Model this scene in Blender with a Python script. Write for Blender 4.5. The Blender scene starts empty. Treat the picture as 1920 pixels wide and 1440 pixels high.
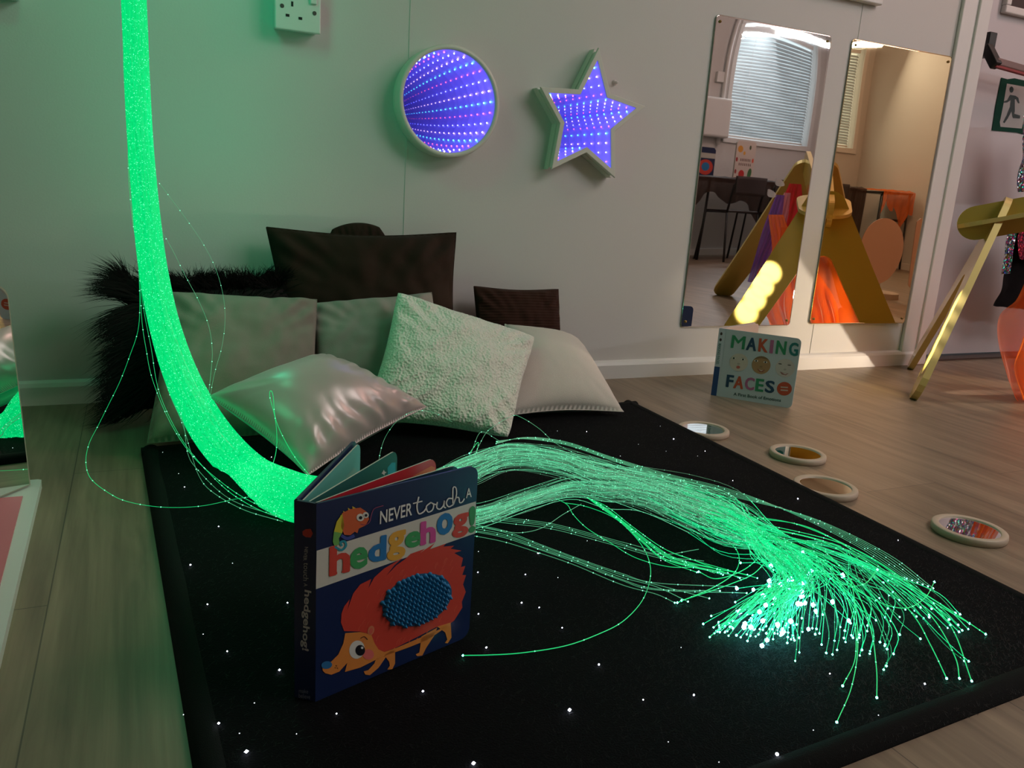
import bpy, bmesh, math, random
import numpy as np
from mathutils import Vector, noise, Matrix
random.seed(7); rng = np.random.default_rng(7)
S = bpy.context.scene
COL = S.collection
R = math.radians

# ------------------------------------------------------------------ camera
F_PX, YAW, PITCH, ROLL, CAM_H, CAM_D = 1491.65, 25.561, 13.550, 3.707, 0.49, 1.8548
def _basis():
    y, p, r = R(YAW), R(PITCH), R(ROLL)
    f = Vector((math.sin(y)*math.cos(p), math.cos(y)*math.cos(p), -math.sin(p)))
    r0 = Vector((math.cos(y), -math.sin(y), 0)); u0 = r0.cross(f)
    return r0*math.cos(r)+u0*math.sin(r), -r0*math.sin(r)+u0*math.cos(r), f
CR, CU, CF = _basis()
CC = Vector((0, -CAM_D, CAM_H))
cam = bpy.data.cameras.new('camera'); camo = bpy.data.objects.new('camera', cam); COL.objects.link(camo)
camo.matrix_world = Matrix(((CR.x, CU.x, -CF.x, CC.x), (CR.y, CU.y, -CF.y, CC.y), (CR.z, CU.z, -CF.z, CC.z), (0, 0, 0, 1)))
cam.sensor_width = 36; cam.lens = 36*F_PX/1920; cam.clip_start = 0.02
S.camera = camo

# ------------------------------------------------------------------ world, view, lights
S.view_settings.view_transform = 'Standard'; S.view_settings.look = 'None'
S.view_settings.exposure = 0.0; S.view_settings.gamma = 1.0; S.view_settings.use_curve_mapping = False
S.cycles.max_bounces = 34; S.cycles.glossy_bounces = 32; S.cycles.diffuse_bounces = 4
S.cycles.transparent_max_bounces = 24; S.cycles.sample_clamp_indirect = 4.0
W = bpy.data.worlds.new('world'); S.world = W; W.use_nodes = True
W.node_tree.nodes['Background'].inputs[0].default_value = (0.75, 0.92, 1.0, 1)
W.node_tree.nodes['Background'].inputs[1].default_value = 1.5

def lamp(name, typ, loc, energy, color, size=.1, target=None, **kw):
    l = bpy.data.lights.new(name, typ); o = bpy.data.objects.new(name, l); COL.objects.link(o)
    l.energy = energy; l.color = color; o.location = loc
    if typ == 'AREA':
        l.size = size
    else:
        l.shadow_soft_size = size
    for k, v in kw.items(): setattr(l, k, v)
    if target is not None:
        o.rotation_euler = (Vector(target)-Vector(loc)).to_track_quat('-Z', 'Y').to_euler()
    return o
lamp('window_daylight', 'AREA', (5.72, -4.52, 2.035), 26, (.90, .95, 1.0), 1.1, (3.4, -.6, .5), shape='RECTANGLE', size_y=.045)
lamp('ambient_fill_light', 'AREA', (2.1, -1.9, 2.30), 18.5, (1.0, .955, .92), 1.4, (1.5, -.9, 0), spread=R(125))  # added overhead fill for the general ambient, no known fitting
lamp('assumed_warm_light', 'POINT', (3.3, -.9, 2.15), 24, (1.0, .64, .58), .2)  # assumed pinkish light from the right, no lamp seen, set near the ceiling
lamp('far_wall_fill', 'POINT', (5.0, -2.6, 2.25), 24, (1.0, .70, .62), .15)  # added warm fill to brighten the window wall, no known lamp
lamp('assumed_floor_spot', 'SPOT', (3.05, -.75, .10), 70, (1.0, .82, .62), .02, (2.0, -.22, .05), spot_size=R(34), spot_blend=.5)  # assumed low light from the right for floor and wall glow, source unseen
for _t in ((1.99, -.387, .115), (2.015, -.382, .165), (2.04, -.378, .215), (2.065, -.374, .262)):
    lamp('leg_glare_fill', 'SPOT', (1.60, -.02, .62), 420, (1.0, .95, .84), .008, _t, spot_size=R(7.0), spot_blend=.9)  # added spots standing in for a beam mirrored onto the golden leg
lamp('floor_streak_fill', 'SPOT', (1.60, -.25, .16), 30, (1.0, .86, .74), .004, (2.25, -.375, 0), spot_size=R(7), spot_blend=.7)  # added low spot that makes the bright floor streak, no lamp there
lamp('fibre_glow_high', 'POINT', (.12, -.30, .98), .85, (.02, 1.0, .50), .05)  # unseen points added beside the bundle to carry its green spill
lamp('fibre_glow_mid', 'POINT', (.13, -.31, .56), .60, (.02, 1.0, .50), .05)
lamp('green_spill_fill', 'POINT', (-.05, -.60, 1.5), 3.2, (.02, 1.0, .42), .06)  # added green point for wall and floor spill, no light box there
lamp('fibre_glow_low', 'POINT', (.14, -.64, .20), .12, (.02, 1.0, .36), .04)  # another added point, for the bundle's green light near the rug

# ------------------------------------------------------------------ helpers
def ray(x, y): return CR*((x-960)/F_PX)+CU*((720-y)/F_PX)+CF
def at_wall(x, y, Y=0.0):
    r = ray(x, y); return CC+r*((Y-CC.y)/r.y)
def at_z(x, y, z=0.0):
    r = ray(x, y); return CC+r*((z-CC.z)/r.z)
def at_plane(x, y, P, N):
    r = ray(x, y); return CC+r*((P-CC).dot(N)/r.dot(N))
def seen(x, y, Y):
    """where a thing seen in the wall mirrors really stands: Y metres in front of the wall"""
    p = at_wall(x, y, Y); return Vector((p.x, -p.y, p.z))

MATS = {}
def mat(name, col, rough=.6, metal=0.0, emit=None, estr=0.0, spec=.5, bump=None, alpha=1.0, trans=0.0, sheen=0.0, var=None, coat=0.0, sampling=None):
    m = bpy.data.materials.new(name); m.use_nodes = True
    nt = m.node_tree; b = nt.nodes['Principled BSDF']
    b.inputs['Base Color'].default_value = (*col, 1); b.inputs['Roughness'].default_value = rough
    b.inputs['Metallic'].default_value = metal; b.inputs['Specular IOR Level'].default_value = spec
    b.inputs['Alpha'].default_value = alpha; b.inputs['Transmission Weight'].default_value = trans
    b.inputs['Sheen Weight'].default_value = sheen; b.inputs['Coat Weight'].default_value = coat
    if emit is not None:
        b.inputs['Emission Color'].default_value = (*emit, 1); b.inputs['Emission Strength'].default_value = estr
    tc = nt.nodes.new('ShaderNodeTexCoord')
    if bump:
        sc, st, kind = bump
        if kind == 'voronoi':
            t = nt.nodes.new('ShaderNodeTexVoronoi'); out = t.outputs['Distance']
        elif kind == 'wave':
            t = nt.nodes.new('ShaderNodeTexWave'); out = t.outputs['Fac']
        else:
            t = nt.nodes.new('ShaderNodeTexNoise'); t.inputs['Detail'].default_value = 4; out = t.outputs['Fac']
        t.inputs['Scale'].default_value = sc
        nt.links.new(tc.outputs['Object'], t.inputs['Vector'])
        bp = nt.nodes.new('ShaderNodeBump'); bp.inputs['Strength'].default_value = st; bp.inputs['Distance'].default_value = .004
        nt.links.new(out, bp.inputs['Height']); nt.links.new(bp.outputs[0], b.inputs['Normal'])
    if var:
        sc, c2 = var
        t = nt.nodes.new('ShaderNodeTexNoise'); t.inputs['Scale'].default_value = sc; t.inputs['Detail'].default_value = 5
        nt.links.new(tc.outputs['Object'], t.inputs['Vector'])
        rp = nt.nodes.new('ShaderNodeValToRGB'); rp.color_ramp.elements[0].position = .35; rp.color_ramp.elements[1].position = .65
        rp.color_ramp.elements[0].color = (*col, 1); rp.color_ramp.elements[1].color = (*c2, 1)
        nt.links.new(t.outputs['Fac'], rp.inputs[0]); nt.links.new(rp.outputs[0], b.inputs['Base Color'])
    if sampling: m.cycles.emission_sampling = sampling
    MATS[name] = m; return m
def flat(col, rough=.5): # a printed ink
    k = 'ink_%02x%02x%02x_%d' % tuple([int(c*255) for c in col]+[int(rough*10)])
    return MATS.get(k) or mat(k, col, rough)

class MB:
    def __init__(s): s.v = []; s.f = []; s.m = []; s.mats = []; s.sm = []
    def mi(s, m):
        if m not in s.mats: s.mats.append(m)
        return s.mats.index(m)
    def add(s, vs, fs, m, smooth=False):
        n = len(s.v); s.v += [tuple(p) for p in vs]; k = s.mi(m)
        for f in fs: s.f.append(tuple(i+n for i in f)); s.m.append(k); s.sm.append(smooth)
    def box(s, a, b, m, M=None):
        a, b = Vector(a), Vector(b)
        vs = [Vector((x, y, z)) for x in (a.x, b.x) for y in (a.y, b.y) for z in (a.z, b.z)]
        if M: vs = [M @ v for v in vs]
        s.add(vs, [(0, 1, 3, 2), (4, 6, 7, 5), (0, 4, 5, 1), (2, 3, 7, 6), (0, 2, 6, 4), (1, 5, 7, 3)], m)
    def bar(s, a, b, w, h, m, up=(0, 0, 1)):
        a, b = Vector(a), Vector(b); d = (b-a).normalized(); u = Vector(up)
        x = d.cross(u)
        if x.length < 1e-4: x = d.cross(Vector((1, 0, 0)))
        x.normalize(); y = x.cross(d)
        vs = [p+x*sx*w/2+y*sy*h/2 for p in (a, b) for sx, sy in ((-1, -1), (1, -1), (1, 1), (-1, 1))]
        s.add(vs, [(3, 2, 1, 0), (4, 5, 6, 7)]+[(i, (i+1) % 4, 4+(i+1) % 4, 4+i) for i in range(4)], m)
    def tube(s, pts, r, m, n=8, cap=True, smooth=True):
        pts = [Vector(p) for p in pts]; rs = r if hasattr(r, '__len__') else [r]*len(pts)
        t0 = (pts[1]-pts[0]).normalized(); x = t0.orthogonal().normalized(); vs = []
        for i, p in enumerate(pts):
            t = (pts[min(i+1, len(pts)-1)]-pts[max(i-1, 0)]).normalized()
            x = (x-t*x.dot(t)).normalized(); y = t.cross(x)
            for k in range(n):
                a = 2*math.pi*k/n; vs.append(p+(x*math.cos(a)+y*math.sin(a))*rs[i])
        fs = [(i*n+k, i*n+(k+1) % n, (i+1)*n+(k+1) % n, (i+1)*n+k) for i in range(len(pts)-1) for k in range(n)]
        if cap: fs += [tuple(range(n-1, -1, -1)), tuple(range((len(pts)-1)*n, len(pts)*n))]
        s.add(vs, fs, m, smooth)
    def prism(s, poly, z0, z1, m, fr=None, side=None, smooth=False):
        """poly: 2-D outline, extruded z0..z1 in the frame fr = (origin, x, y, z axes)"""
        o, X, Y, Z = fr or (Vector(), Vector((1, 0, 0)), Vector((0, 1, 0)), Vector((0, 0, 1)))
        n = len(poly)
        vs = [o+X*p[0]+Y*p[1]+Z*z for z in (z0, z1) for p in poly]
        ar = sum(poly[i][0]*poly[(i+1) % n][1]-poly[(i+1) % n][0]*poly[i][1] for i in range(n))
        a, b = tuple(range(n)), tuple(range(n, 2*n))
        if (ar > 0) == (z1 > z0): a = a[::-1]
        else: b = b[::-1]
        s.add(vs, [a, b], m)
        sd = [(i, (i+1) % n, n+(i+1) % n, n+i) for i in range(n)]
        if (ar > 0) != (z1 > z0): sd = [f[::-1] for f in sd]
        s.add(vs, sd, side or m, smooth)
    def lathe(s, prof, m, fr, n=48, closed=False):
        o, X, Y, Z = fr; vs = []
        for r, z in prof:
            for k in range(n):
                a = 2*math.pi*k/n; vs.append(o+X*(r*math.cos(a))+Y*(r*math.sin(a))+Z*z)
        L = len(prof); fs = []
        for i in range(L if closed else L-1):
            j = (i+1) % L
            for k in range(n): fs.append((i*n+k, i*n+(k+1) % n, j*n+(k+1) % n, j*n+k))
        s.add(vs, fs, m, True)
    def grid(s, fn, nu, nv, m, smooth=True, flip=False):
        vs = [fn(i/nu, j/nv) for j in range(nv+1) for i in range(nu+1)]
        fs = [(j*(nu+1)+i, j*(nu+1)+i+1, (j+1)*(nu+1)+i+1, (j+1)*(nu+1)+i) for j in range(nv) for i in range(nu)]
        if flip: fs = [f[::-1] for f in fs]
        s.add(vs, fs, m, smooth)
    def build(s, name, parent=None, bevel=0.0, sub=0, solid=0.0, auto=True):
        me = bpy.data.meshes.new(name)
        me.from_pydata(s.v, [], s.f)
        for m in s.mats: me.materials.append(m)
        me.polygons.foreach_set('material_index', s.m); me.polygons.foreach_set('use_smooth', s.sm); me.update()
        o = bpy.data.objects.new(name, me); COL.objects.link(o)
        if parent:
            o.parent = parent; o.matrix_parent_inverse = parent.matrix_world.inverted()
        if solid: md = o.modifiers.new('s', 'SOLIDIFY'); md.thickness = solid; md.offset = 0
        if bevel:
            md = o.modifiers.new('b', 'BEVEL'); md.width = bevel; md.segments = 3; md.limit_method = 'ANGLE'; md.angle_limit = R(40)
        if sub: md = o.modifiers.new('u', 'SUBSURF'); md.levels = md.render_levels = sub
        return o

def tag(o, label, cat=None, group=None, kind=None):
    if label: o['label'] = label
    if cat: o['category'] = cat
    if group: o['group'] = group
    if kind: o['kind'] = kind
    return o
def thing(name, label, cat, loc=(0, 0, 0), group=None):
    o = bpy.data.objects.new(name, None); COL.objects.link(o); o.location = loc; o.empty_display_size = .02
    o.matrix_world = Matrix.Translation(Vector(loc))
    return tag(o, label, cat, group)
def copy_tree(o, shift, label):
    c = o.copy(); COL.objects.link(c); c.location = Vector(o.location)+Vector(shift); c['label'] = label
    for ch in o.children:
        k = ch.copy(); COL.objects.link(k); k.parent = c
        k.matrix_parent_inverse = ch.matrix_parent_inverse.copy()
        for g in ch.children:
            q = g.copy(); COL.objects.link(q); q.parent = k; q.matrix_parent_inverse = g.matrix_parent_inverse.copy()
    return c

def struct(mb, name, **kw):
    o = mb.build(name, **kw); o['kind'] = 'structure'; return o
def catmull(P, n):
    P = [Vector(p) for p in P]; P = [P[0]*2-P[1]]+P+[P[-1]*2-P[-2]]; out = []; seg = len(P)-3
    for k in range(n+1):
        t = k/n*seg; i = min(int(t), seg-1); t -= i
        a, b, c, d = P[i:i+4]
        out.append(.5*((2*b)+(c-a)*t+(2*a-5*b+4*c-d)*t*t+(3*b-a-3*c+d)*t**3))
    return out
def text_shapes(txt, bold=0.0, res=3):
    cu = bpy.data.curves.new('t', 'FONT'); cu.body = txt; cu.size = 1; cu.offset = bold; cu.resolution_u = res
    o = bpy.data.objects.new('t', cu); COL.objects.link(o)
    me = bpy.data.meshes.new_from_object(o.evaluated_get(bpy.context.evaluated_depsgraph_get()))
    v = [tuple(p.co) for p in me.vertices]; f = [tuple(p.vertices) for p in me.polygons]
    bpy.data.objects.remove(o); bpy.data.curves.remove(cu); bpy.data.meshes.remove(me)
    return v, f
def put_text(mb, txt, BL, BR, TL, m, N, off=.0006, bold=0.0, full=None):
    """letters fitted between three corners of a plane with outward normal N"""
    v, f = text_shapes(txt, bold)
    if not v: return
    x0, x1 = min(p[0] for p in v), max(p[0] for p in v); y0, y1 = min(p[1] for p in v), max(p[1] for p in v)
    X, Y = BR-BL, TL-BL
    if X.cross(Y).dot(N) < 0: f = [q[::-1] for q in f]
    mb.add([BL+X*((p[0]-x0)/(x1-x0))+Y*((p[1]-y0)/(y1-y0))+N*off for p in v], f, m)
def stroke(pts, w, n=40):
    """an even ribbon outline along 2-D points, as quads"""
    P = catmull([(p[0], p[1], 0) for p in pts], n); vs = []; fs = []
    for i, p in enumerate(P):
        t = (P[min(i+1, n)]-P[max(i-1, 0)]); t = t.normalized() if t.length else Vector((1, 0, 0)); q = Vector((-t.y, t.x, 0))*w/2
        vs += [p+q, p-q]
        if i: fs.append((2*i-2, 2*i-1, 2*i+1, 2*i))
    return vs, fs
def ell(cx, cy, a, b=None, rot=0, n=36):
    b = b or a; c, s_ = math.cos(rot), math.sin(rot)
    return [(cx+a*math.cos(t)*c-b*math.sin(t)*s_, cy+a*math.cos(t)*s_+b*math.sin(t)*c) for t in [2*math.pi*k/n for k in range(n)]]

# ------------------------------------------------------------------ materials
wall_m = mat('wall_paint', (.62, .60, .58), .6, bump=(260, .05, 'noise'))
white_m = mat('white_gloss_paint', (.72, .70, .68), .35, bump=(90, .06, 'noise'))
plastic_m = mat('white_plastic', (.74, .73, .71), .3)
dark_m = mat('black_hole', (.01, .01, .01), .8)
gold_m = mat('gold_lacquered_board', (.60, .44, .09), .24, metal=.45, bump=(30, .02, 'noise'), coat=.3)
edge_m = mat('gold_board_edge', (.62, .47, .16), .35, metal=.3)
black_metal = mat('black_metal', (.015, .015, .015), .4)
rug_m = mat('black_rug', (.0035, .0037, .0045), .95, bump=(500, .5, 'noise'), spec=.1)
bind_m = mat('black_rug_binding', (.005, .0055, .0055), .9, spec=.15, bump=(900, .4, 'noise'))
linen_g = mat('grey_linen', (.27, .235, .19), .9, sheen=.1, bump=(900, .25, 'noise'), var=(6, (.24, .21, .17)))
linen_g2 = mat('stone_linen', (.29, .27, .23), .9, sheen=.1, bump=(900, .25, 'noise'), var=(7, (.26, .24, .205)))
linen_c = mat('cream_linen', (.64, .57, .50), .9, sheen=.2, bump=(800, .25, 'noise'))
brown_m = mat('dark_brown_cotton', (.024, .013, .008), .9, spec=.15, sheen=.03, bump=(700, .15, 'noise'))
cord_m = mat('brown_corduroy', (.036, .013, .008), .9, spec=.15, sheen=.05)
satin_m = mat('pink_beige_satin', (.58, .45, .44), .30, metal=.2, sheen=.3)
fur_m = mat('dark_brown_fur', (.006, .004, .0035), .8, spec=.25)
sherpa_m = mat('cream_sherpa', (.86, .84, .72), .95, sheen=.6, bump=(190, .75, 'voronoi'))

def floor_material():
    m = bpy.data.materials.new('vinyl_planks'); m.use_nodes = True; nt = m.node_tree; b = nt.nodes['Principled BSDF']
    tc = nt.nodes.new('ShaderNodeTexCoord'); mp = nt.nodes.new('ShaderNodeMapping'); mp.inputs['Rotation'].default_value = (0, 0, R(90))
    mp.inputs['Location'].default_value = (.3, .11, 0)
    nt.links.new(tc.outputs['Object'], mp.inputs[0])
    br = nt.nodes.new('ShaderNodeTexBrick'); br.offset = .37; br.inputs['Scale'].default_value = 1
    br.inputs['Brick Width'].default_value = 1.2; br.inputs['Row Height'].default_value = .185; br.inputs['Mortar Size'].default_value = .0008
    br.inputs['Color1'].default_value = (.245, .178, .120, 1); br.inputs['Color2'].default_value = (.195, .138, .090, 1)
    br.inputs['Mortar'].default_value = (.10, .075, .055, 1)
    nt.links.new(mp.outputs[0], br.inputs['Vector'])
    m2 = nt.nodes.new('ShaderNodeMapping'); m2.inputs['Scale'].default_value = (16, 1.6, 1); nt.links.new(tc.outputs['Object'], m2.inputs[0])
    nz = nt.nodes.new('ShaderNodeTexNoise'); nz.inputs['Scale'].default_value = 1.4; nz.inputs['Detail'].default_value = 7; nz.inputs['Distortion'].default_value = 1.2
    nt.links.new(m2.outputs[0], nz.inputs['Vector'])
    m3 = nt.nodes.new('ShaderNodeMapping'); m3.inputs['Scale'].default_value = (150, 5, 1); nt.links.new(tc.outputs['Object'], m3.inputs[0])
    n2 = nt.nodes.new('ShaderNodeTexNoise'); n2.inputs['Scale'].default_value = 1.0; n2.inputs['Detail'].default_value = 3
    nt.links.new(m3.outputs[0], n2.inputs['Vector'])
    r1 = nt.nodes.new('ShaderNodeMapRange'); r1.inputs[1].default_value = .3; r1.inputs[2].default_value = .7; r1.inputs[3].default_value = .72; r1.inputs[4].default_value = 1.3
    nt.links.new(nz.outputs['Fac'], r1.inputs[0])
    r2 = nt.nodes.new('ShaderNodeMapRange'); r2.inputs[1].default_value = .3; r2.inputs[2].default_value = .7; r2.inputs[3].default_value = .88; r2.inputs[4].default_value = 1.1
    nt.links.new(n2.outputs['Fac'], r2.inputs[0])
    mu = nt.nodes.new('ShaderNodeMath'); mu.operation = 'MULTIPLY'; nt.links.new(r1.outputs[0], mu.inputs[0]); nt.links.new(r2.outputs[0], mu.inputs[1])
    vm = nt.nodes.new('ShaderNodeVectorMath'); vm.operation = 'SCALE'; nt.links.new(br.outputs['Color'], vm.inputs[0]); nt.links.new(mu.outputs[0], vm.inputs['Scale'])
    nt.links.new(vm.outputs[0], b.inputs['Base Color']); b.inputs['Roughness'].default_value = .42
    bp = nt.nodes.new('ShaderNodeBump'); bp.inputs['Strength'].default_value = .12; bp.inputs['Distance'].default_value = .002
    nt.links.new(n2.outputs['Fac'], bp.inputs['Height']); nt.links.new(bp.outputs[0], b.inputs['Normal'])
    return m
floor_m = floor_material()

def sheer(name, col, dens, rough=.6):
    m = bpy.data.materials.new(name); m.use_nodes = True; nt = m.node_tree; b = nt.nodes['Principled BSDF']; out = nt.nodes['Material Output']
    b.inputs['Base Color'].default_value = (*col, 1); b.inputs['Roughness'].default_value = rough
    tl = nt.nodes.new('ShaderNodeBsdfTranslucent'); tl.inputs[0].default_value = (*col, 1)
    mx = nt.nodes.new('ShaderNodeMixShader'); mx.inputs[0].default_value = .4
    nt.links.new(b.outputs[0], mx.inputs[1]); nt.links.new(tl.outputs[0], mx.inputs[2])
    tr = nt.nodes.new('ShaderNodeBsdfTransparent'); m2 = nt.nodes.new('ShaderNodeMixShader'); m2.inputs[0].default_value = dens
    nt.links.new(tr.outputs[0], m2.inputs[1]); nt.links.new(mx.outputs[0], m2.inputs[2]); nt.links.new(m2.outputs[0], out.inputs[0])
    return m
def mirror_mat(name, col, rough=.012, wob=.03, sc=3.0):
    return mat(name, col, rough, metal=1.0, bump=(sc, wob, 'noise'))

# ------------------------------------------------------------------ room shell
XL, XR, YF, ZC = -2.2, 6.45, -4.57, 2.4
DX0 = 2.455                                      # door opening starts here
mb = MB(); mb.box((XL-.1, YF-.1, -.05), (XR+.1, .3, 0), floor_m); struct(mb, 'floor')
mb = MB(); mb.box((XL-.1, YF-.1, ZC), (XR+.1, .3, ZC+.05), wall_m); struct(mb, 'ceiling')
mb = MB(); mb.box((XL-.1, 0, 0), (DX0, .12, ZC), wall_m); mb.box((3.40, 0, 0), (XR+.1, .12, ZC), wall_m); mb.box((DX0, 0, 2.05), (3.40, .12, ZC), wall_m)
for x in (.575, 1.93):
    mb.box((x, -.0012, .05), (x+.004, 0, ZC), wall_m)
struct(mb, 'wall_back')
mb = MB(); mb.box((XL-.1, YF-.1, 0), (XL, 0, ZC), wall_m); struct(mb, 'wall_left')
mb = MB(); mb.box((XR, YF-.1, 0), (XR+.1, 0, ZC), wall_m); struct(mb, 'wall_right')
WX0, WX1, WZ0, WZ1 = 5.10, 6.30, 1.13, 2.06
mb = MB(); mb.box((XL, YF-.1, 0), (WX0, YF, ZC), wall_m); mb.box((WX1, YF-.1, 0), (XR, YF, ZC), wall_m)
mb.box((WX0, YF-.1, 0), (WX1, YF, WZ0), wall_m); mb.box((WX0, YF-.1, WZ1), (WX1, YF, ZC), wall_m); struct(mb, 'wall_front')

prof = [(0, 0), (-.016, 0), (-.016, .038), (-.012, .046), (-.004, .050), (0, .050)]
def board(name, x0, x1):
    mb = MB(); n = len(prof)
    vs = [(x, p[0], p[1]) for x in (x0, x1) for p in prof]
    mb.add(vs, [tuple(range(n)), tuple(range(2*n-1, n-1, -1))]+[(i, n+i, n+(i+1) % n, (i+1) % n) for i in range(n)], white_m)
    struct(mb, name)
board('baseboard_back', XL, 2.398)
mb = MB(); mb.box((XL, YF, 0), (XR, YF+.015, .06), white_m); struct(mb, 'baseboard_front')
mb = MB(); mb.box((XR-.015, YF+.015, 0), (XR, 0, .06), white_m); struct(mb, 'baseboard_right')
# door frame and door
mb = MB(); mb.box((2.335, -.012, .0), (2.402, 0, 2.12), white_m); mb.box((2.400, -.019, 0), (DX0, 0, 2.12), white_m); mb.box((DX0-.01, 0, 0), (DX0, .08, 2.05), white_m)
mb.box((DX0, -.016, 2.05), (3.40, 0, 2.12), white_m); mb.box((3.40, -.016, 0), (3.50, 0, 2.12), white_m); struct(mb, 'trim_1', bevel=.004)
dr = thing('door_1', None, None, (2.46, .075, 0)); dr['kind'] = 'structure'
door_m = mat('door_paint', (.60, .56, .58), .45, bump=(60, .05, 'noise'))
mb = MB(); mb.box((DX0, .075, .012), (3.40, .115, 2.05), door_m); mb.build('door_leaf', dr)
mb = MB(); mb.box((DX0, .02, 0), (3.40, .115, .006), mat('door_threshold', (.07, .04, .03), .5)); mb.build('threshold', dr)
p = at_wall(1884, 16, .06)
mb = MB(); x0 = p.x; z0 = p.z
for a, b in (((x0, .055, z0-.012), (x0+.6, .075, z0+.012)), ((x0, .055, z0+.012), (x0+.024, .075, z0+.7))): mb.box(a, b, white_m)
mb.build('glazing_bead', dr, bevel=.004)
mb = MB(); mb.box((x0+.024, .066, z0+.012), (x0+.6, .074, z0+.7), mat('dark_wired_glass', (.05, .03, .03), .1)); mb.build('pane', dr)
# crash bar on the door
pb = thing('panic_bar', 'dark metal push bar with an end bracket and red underside, on the white door', 'door bar', at_wall(1852, 95, .06))
a = at_wall(1846, 61, .06); b = at_wall(1858, 105, .06)
mb = MB(); mb.box((a.x-.004, .035, b.z-.01), (a.x+.032, .075, a.z), black_metal); mb.build('bracket', pb, bevel=.003)
mb = MB(); mb.bar(at_wall(1850, 88, .03), at_wall(1868, 124, -.02), .026, .030, black_metal); mb.build('arm', pb, bevel=.004)
q0, q1 = at_wall(1866, 115, -.015), at_wall(1990, 150, -.015)
mb = MB(); mb.bar(q0, q1, .02, .022, mat('bar_grey_maroon', (.22, .13, .12), .35)); mb.build('push_tube', pb, bevel=.004)
mb = MB(); mb.bar(q0-Vector((0, 0, .014)), q1-Vector((0, 0, .014)), .016, .007, mat('bar_red', (.28, .02, .02), .5)); mb.build('red_strip', pb)
# fire exit sign: green frame, running figure
es = thing('fire_exit_sign', 'green hand-cut fire exit sign with a running figure, taped to the white door', 'sign', at_wall(1895, 200, .07))
P = Vector((0, .0725, 0)); N = Vector((0, -1, 0))
mb = MB(); grn = mat('exit_green', (.004, .05, .032), .8, spec=.2)
def c2(x, y): return at_plane(1560+x/4.5, y/4.5, P, N)
ex = [(1430, 655), (1480, 668), (1540, 660), (1720, 700), (1700, 900), (1680, 1150), (1560, 1118), (1350, 1100), (1365, 1000), (1380, 900), (1400, 800)]
vs = [c2(*q) for q in ex]; mb.add(vs+[v+Vector((0, .0012, 0)) for v in vs], [tuple(range(len(ex)))[::-1], tuple(range(len(ex), 2*len(ex)))], grn); mb.build('sheet', es)
def decal(mb, pts, m, P, N, off, un):
    vs = [un(*q)+N*off for q in pts]
    ar = Vector()
    for i in range(1, len(vs)-1): ar += (vs[i]-vs[0]).cross(vs[i+1]-vs[0])
    f = tuple(range(len(vs)))
    if ar.dot(N) < 0: f = f[::-1]
    mb.add(vs, [f], m)
mb = MB(); decal(mb, [(1475, 705), (1665, 740), (1650, 860), (1600, 1085), (1420, 1070), (1415, 1030), (1445, 880)], flat((.42, .40, .39)), P, N, .0006, c2)
mb.build('white_field', es)
mb = MB()
for pts in (ell(1512, 756, 17, 26), [(1500, 800), (1545, 808), (1570, 825), (1580, 870), (1568, 872), (1550, 835), (1540, 840), (1540, 940), (1535, 960), (1585, 975), (1583, 1000), (1525, 995), (1512, 940), (1480, 1000), (1452, 1040), (1440, 1030), (1470, 975), (1500, 900), (1505, 845), (1475, 865), (1448, 868), (1448, 855), (1475, 845)]):
    decal(mb, pts, flat((.012, .03, .03)), P, N, .0012, c2)
mb.build('running_figure', es)

# ------------------------------------------------------------------ fittings on the back wall
sk = thing('wall_socket', 'white single plug socket with a rocker switch, high on the wall above the brown cushions', 'socket', (.322, 0, .83))
mb = MB(); mb.box((.278, -.030, .790), (.368, 0, .880), plastic_m); mb.build('back_box', sk, bevel=.004)
mb = MB(); mb.box((.276, -.037, .787), (.370, -.030, .882), plastic_m); mb.build('face_plate', sk, bevel=.003)
mb = MB(); mb.box((.347, -.042, .843), (.361, -.036, .870), plastic_m); mb.build('rocker_switch', sk, bevel=.002)
mb = MB()
for a in ((.311, .838, .0022, .0048), (.3015, .815, .0038, .0026), (.3275, .8125, .0038, .0026)):
    mb.box((a[0]-a[2], -.0374, a[1]-a[3]), (a[0]+a[2], -.0366, a[1]+a[3]), dark_m)
mb.build('pin_holes', sk)
for x, z in ((.2905, .8315), (.3565, .8265)):
    mb = MB(); mb.prism(ell(x, z, .0042, n=16), .0366, .0378, mat('screw_grey', (.12, .13, .12), .4, .8), (Vector(), Vector((1, 0, 0)), Vector((0, 0, 1)), Vector((0, -1, 0)))); mb.build('screw', sk)
mb = MB(); mb.box((-.42, -.035, .776), (-.178, 0, .86), plastic_m)
tag(mb.build('cable_trunking_box', bevel=.005), 'corner of a white plastic box on the wall at the top left edge', 'wall box')
mb = MB(); mb.box((1.25, -.022, 1.081), (1.985, 0, 1.5), white_m)
tag(mb.build('notice_board', bevel=.004), 'white board with a raised edge on the wall above the tall silver mirror', 'notice board')
kn = MB(); c = at_wall(1152, 155, 0)
kn.lathe([(0, .014), (.0035, .014), (.0035, .004), (.007, .002), (.0075, 0)], wall_m, (c, Vector((1, 0, 0)), Vector((0, 0, 1)), Vector((0, -1, 0))), n=20)
tag(kn.build('wall_hook'), 'tiny wall-coloured hook just right of the star light', 'hook')

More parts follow.
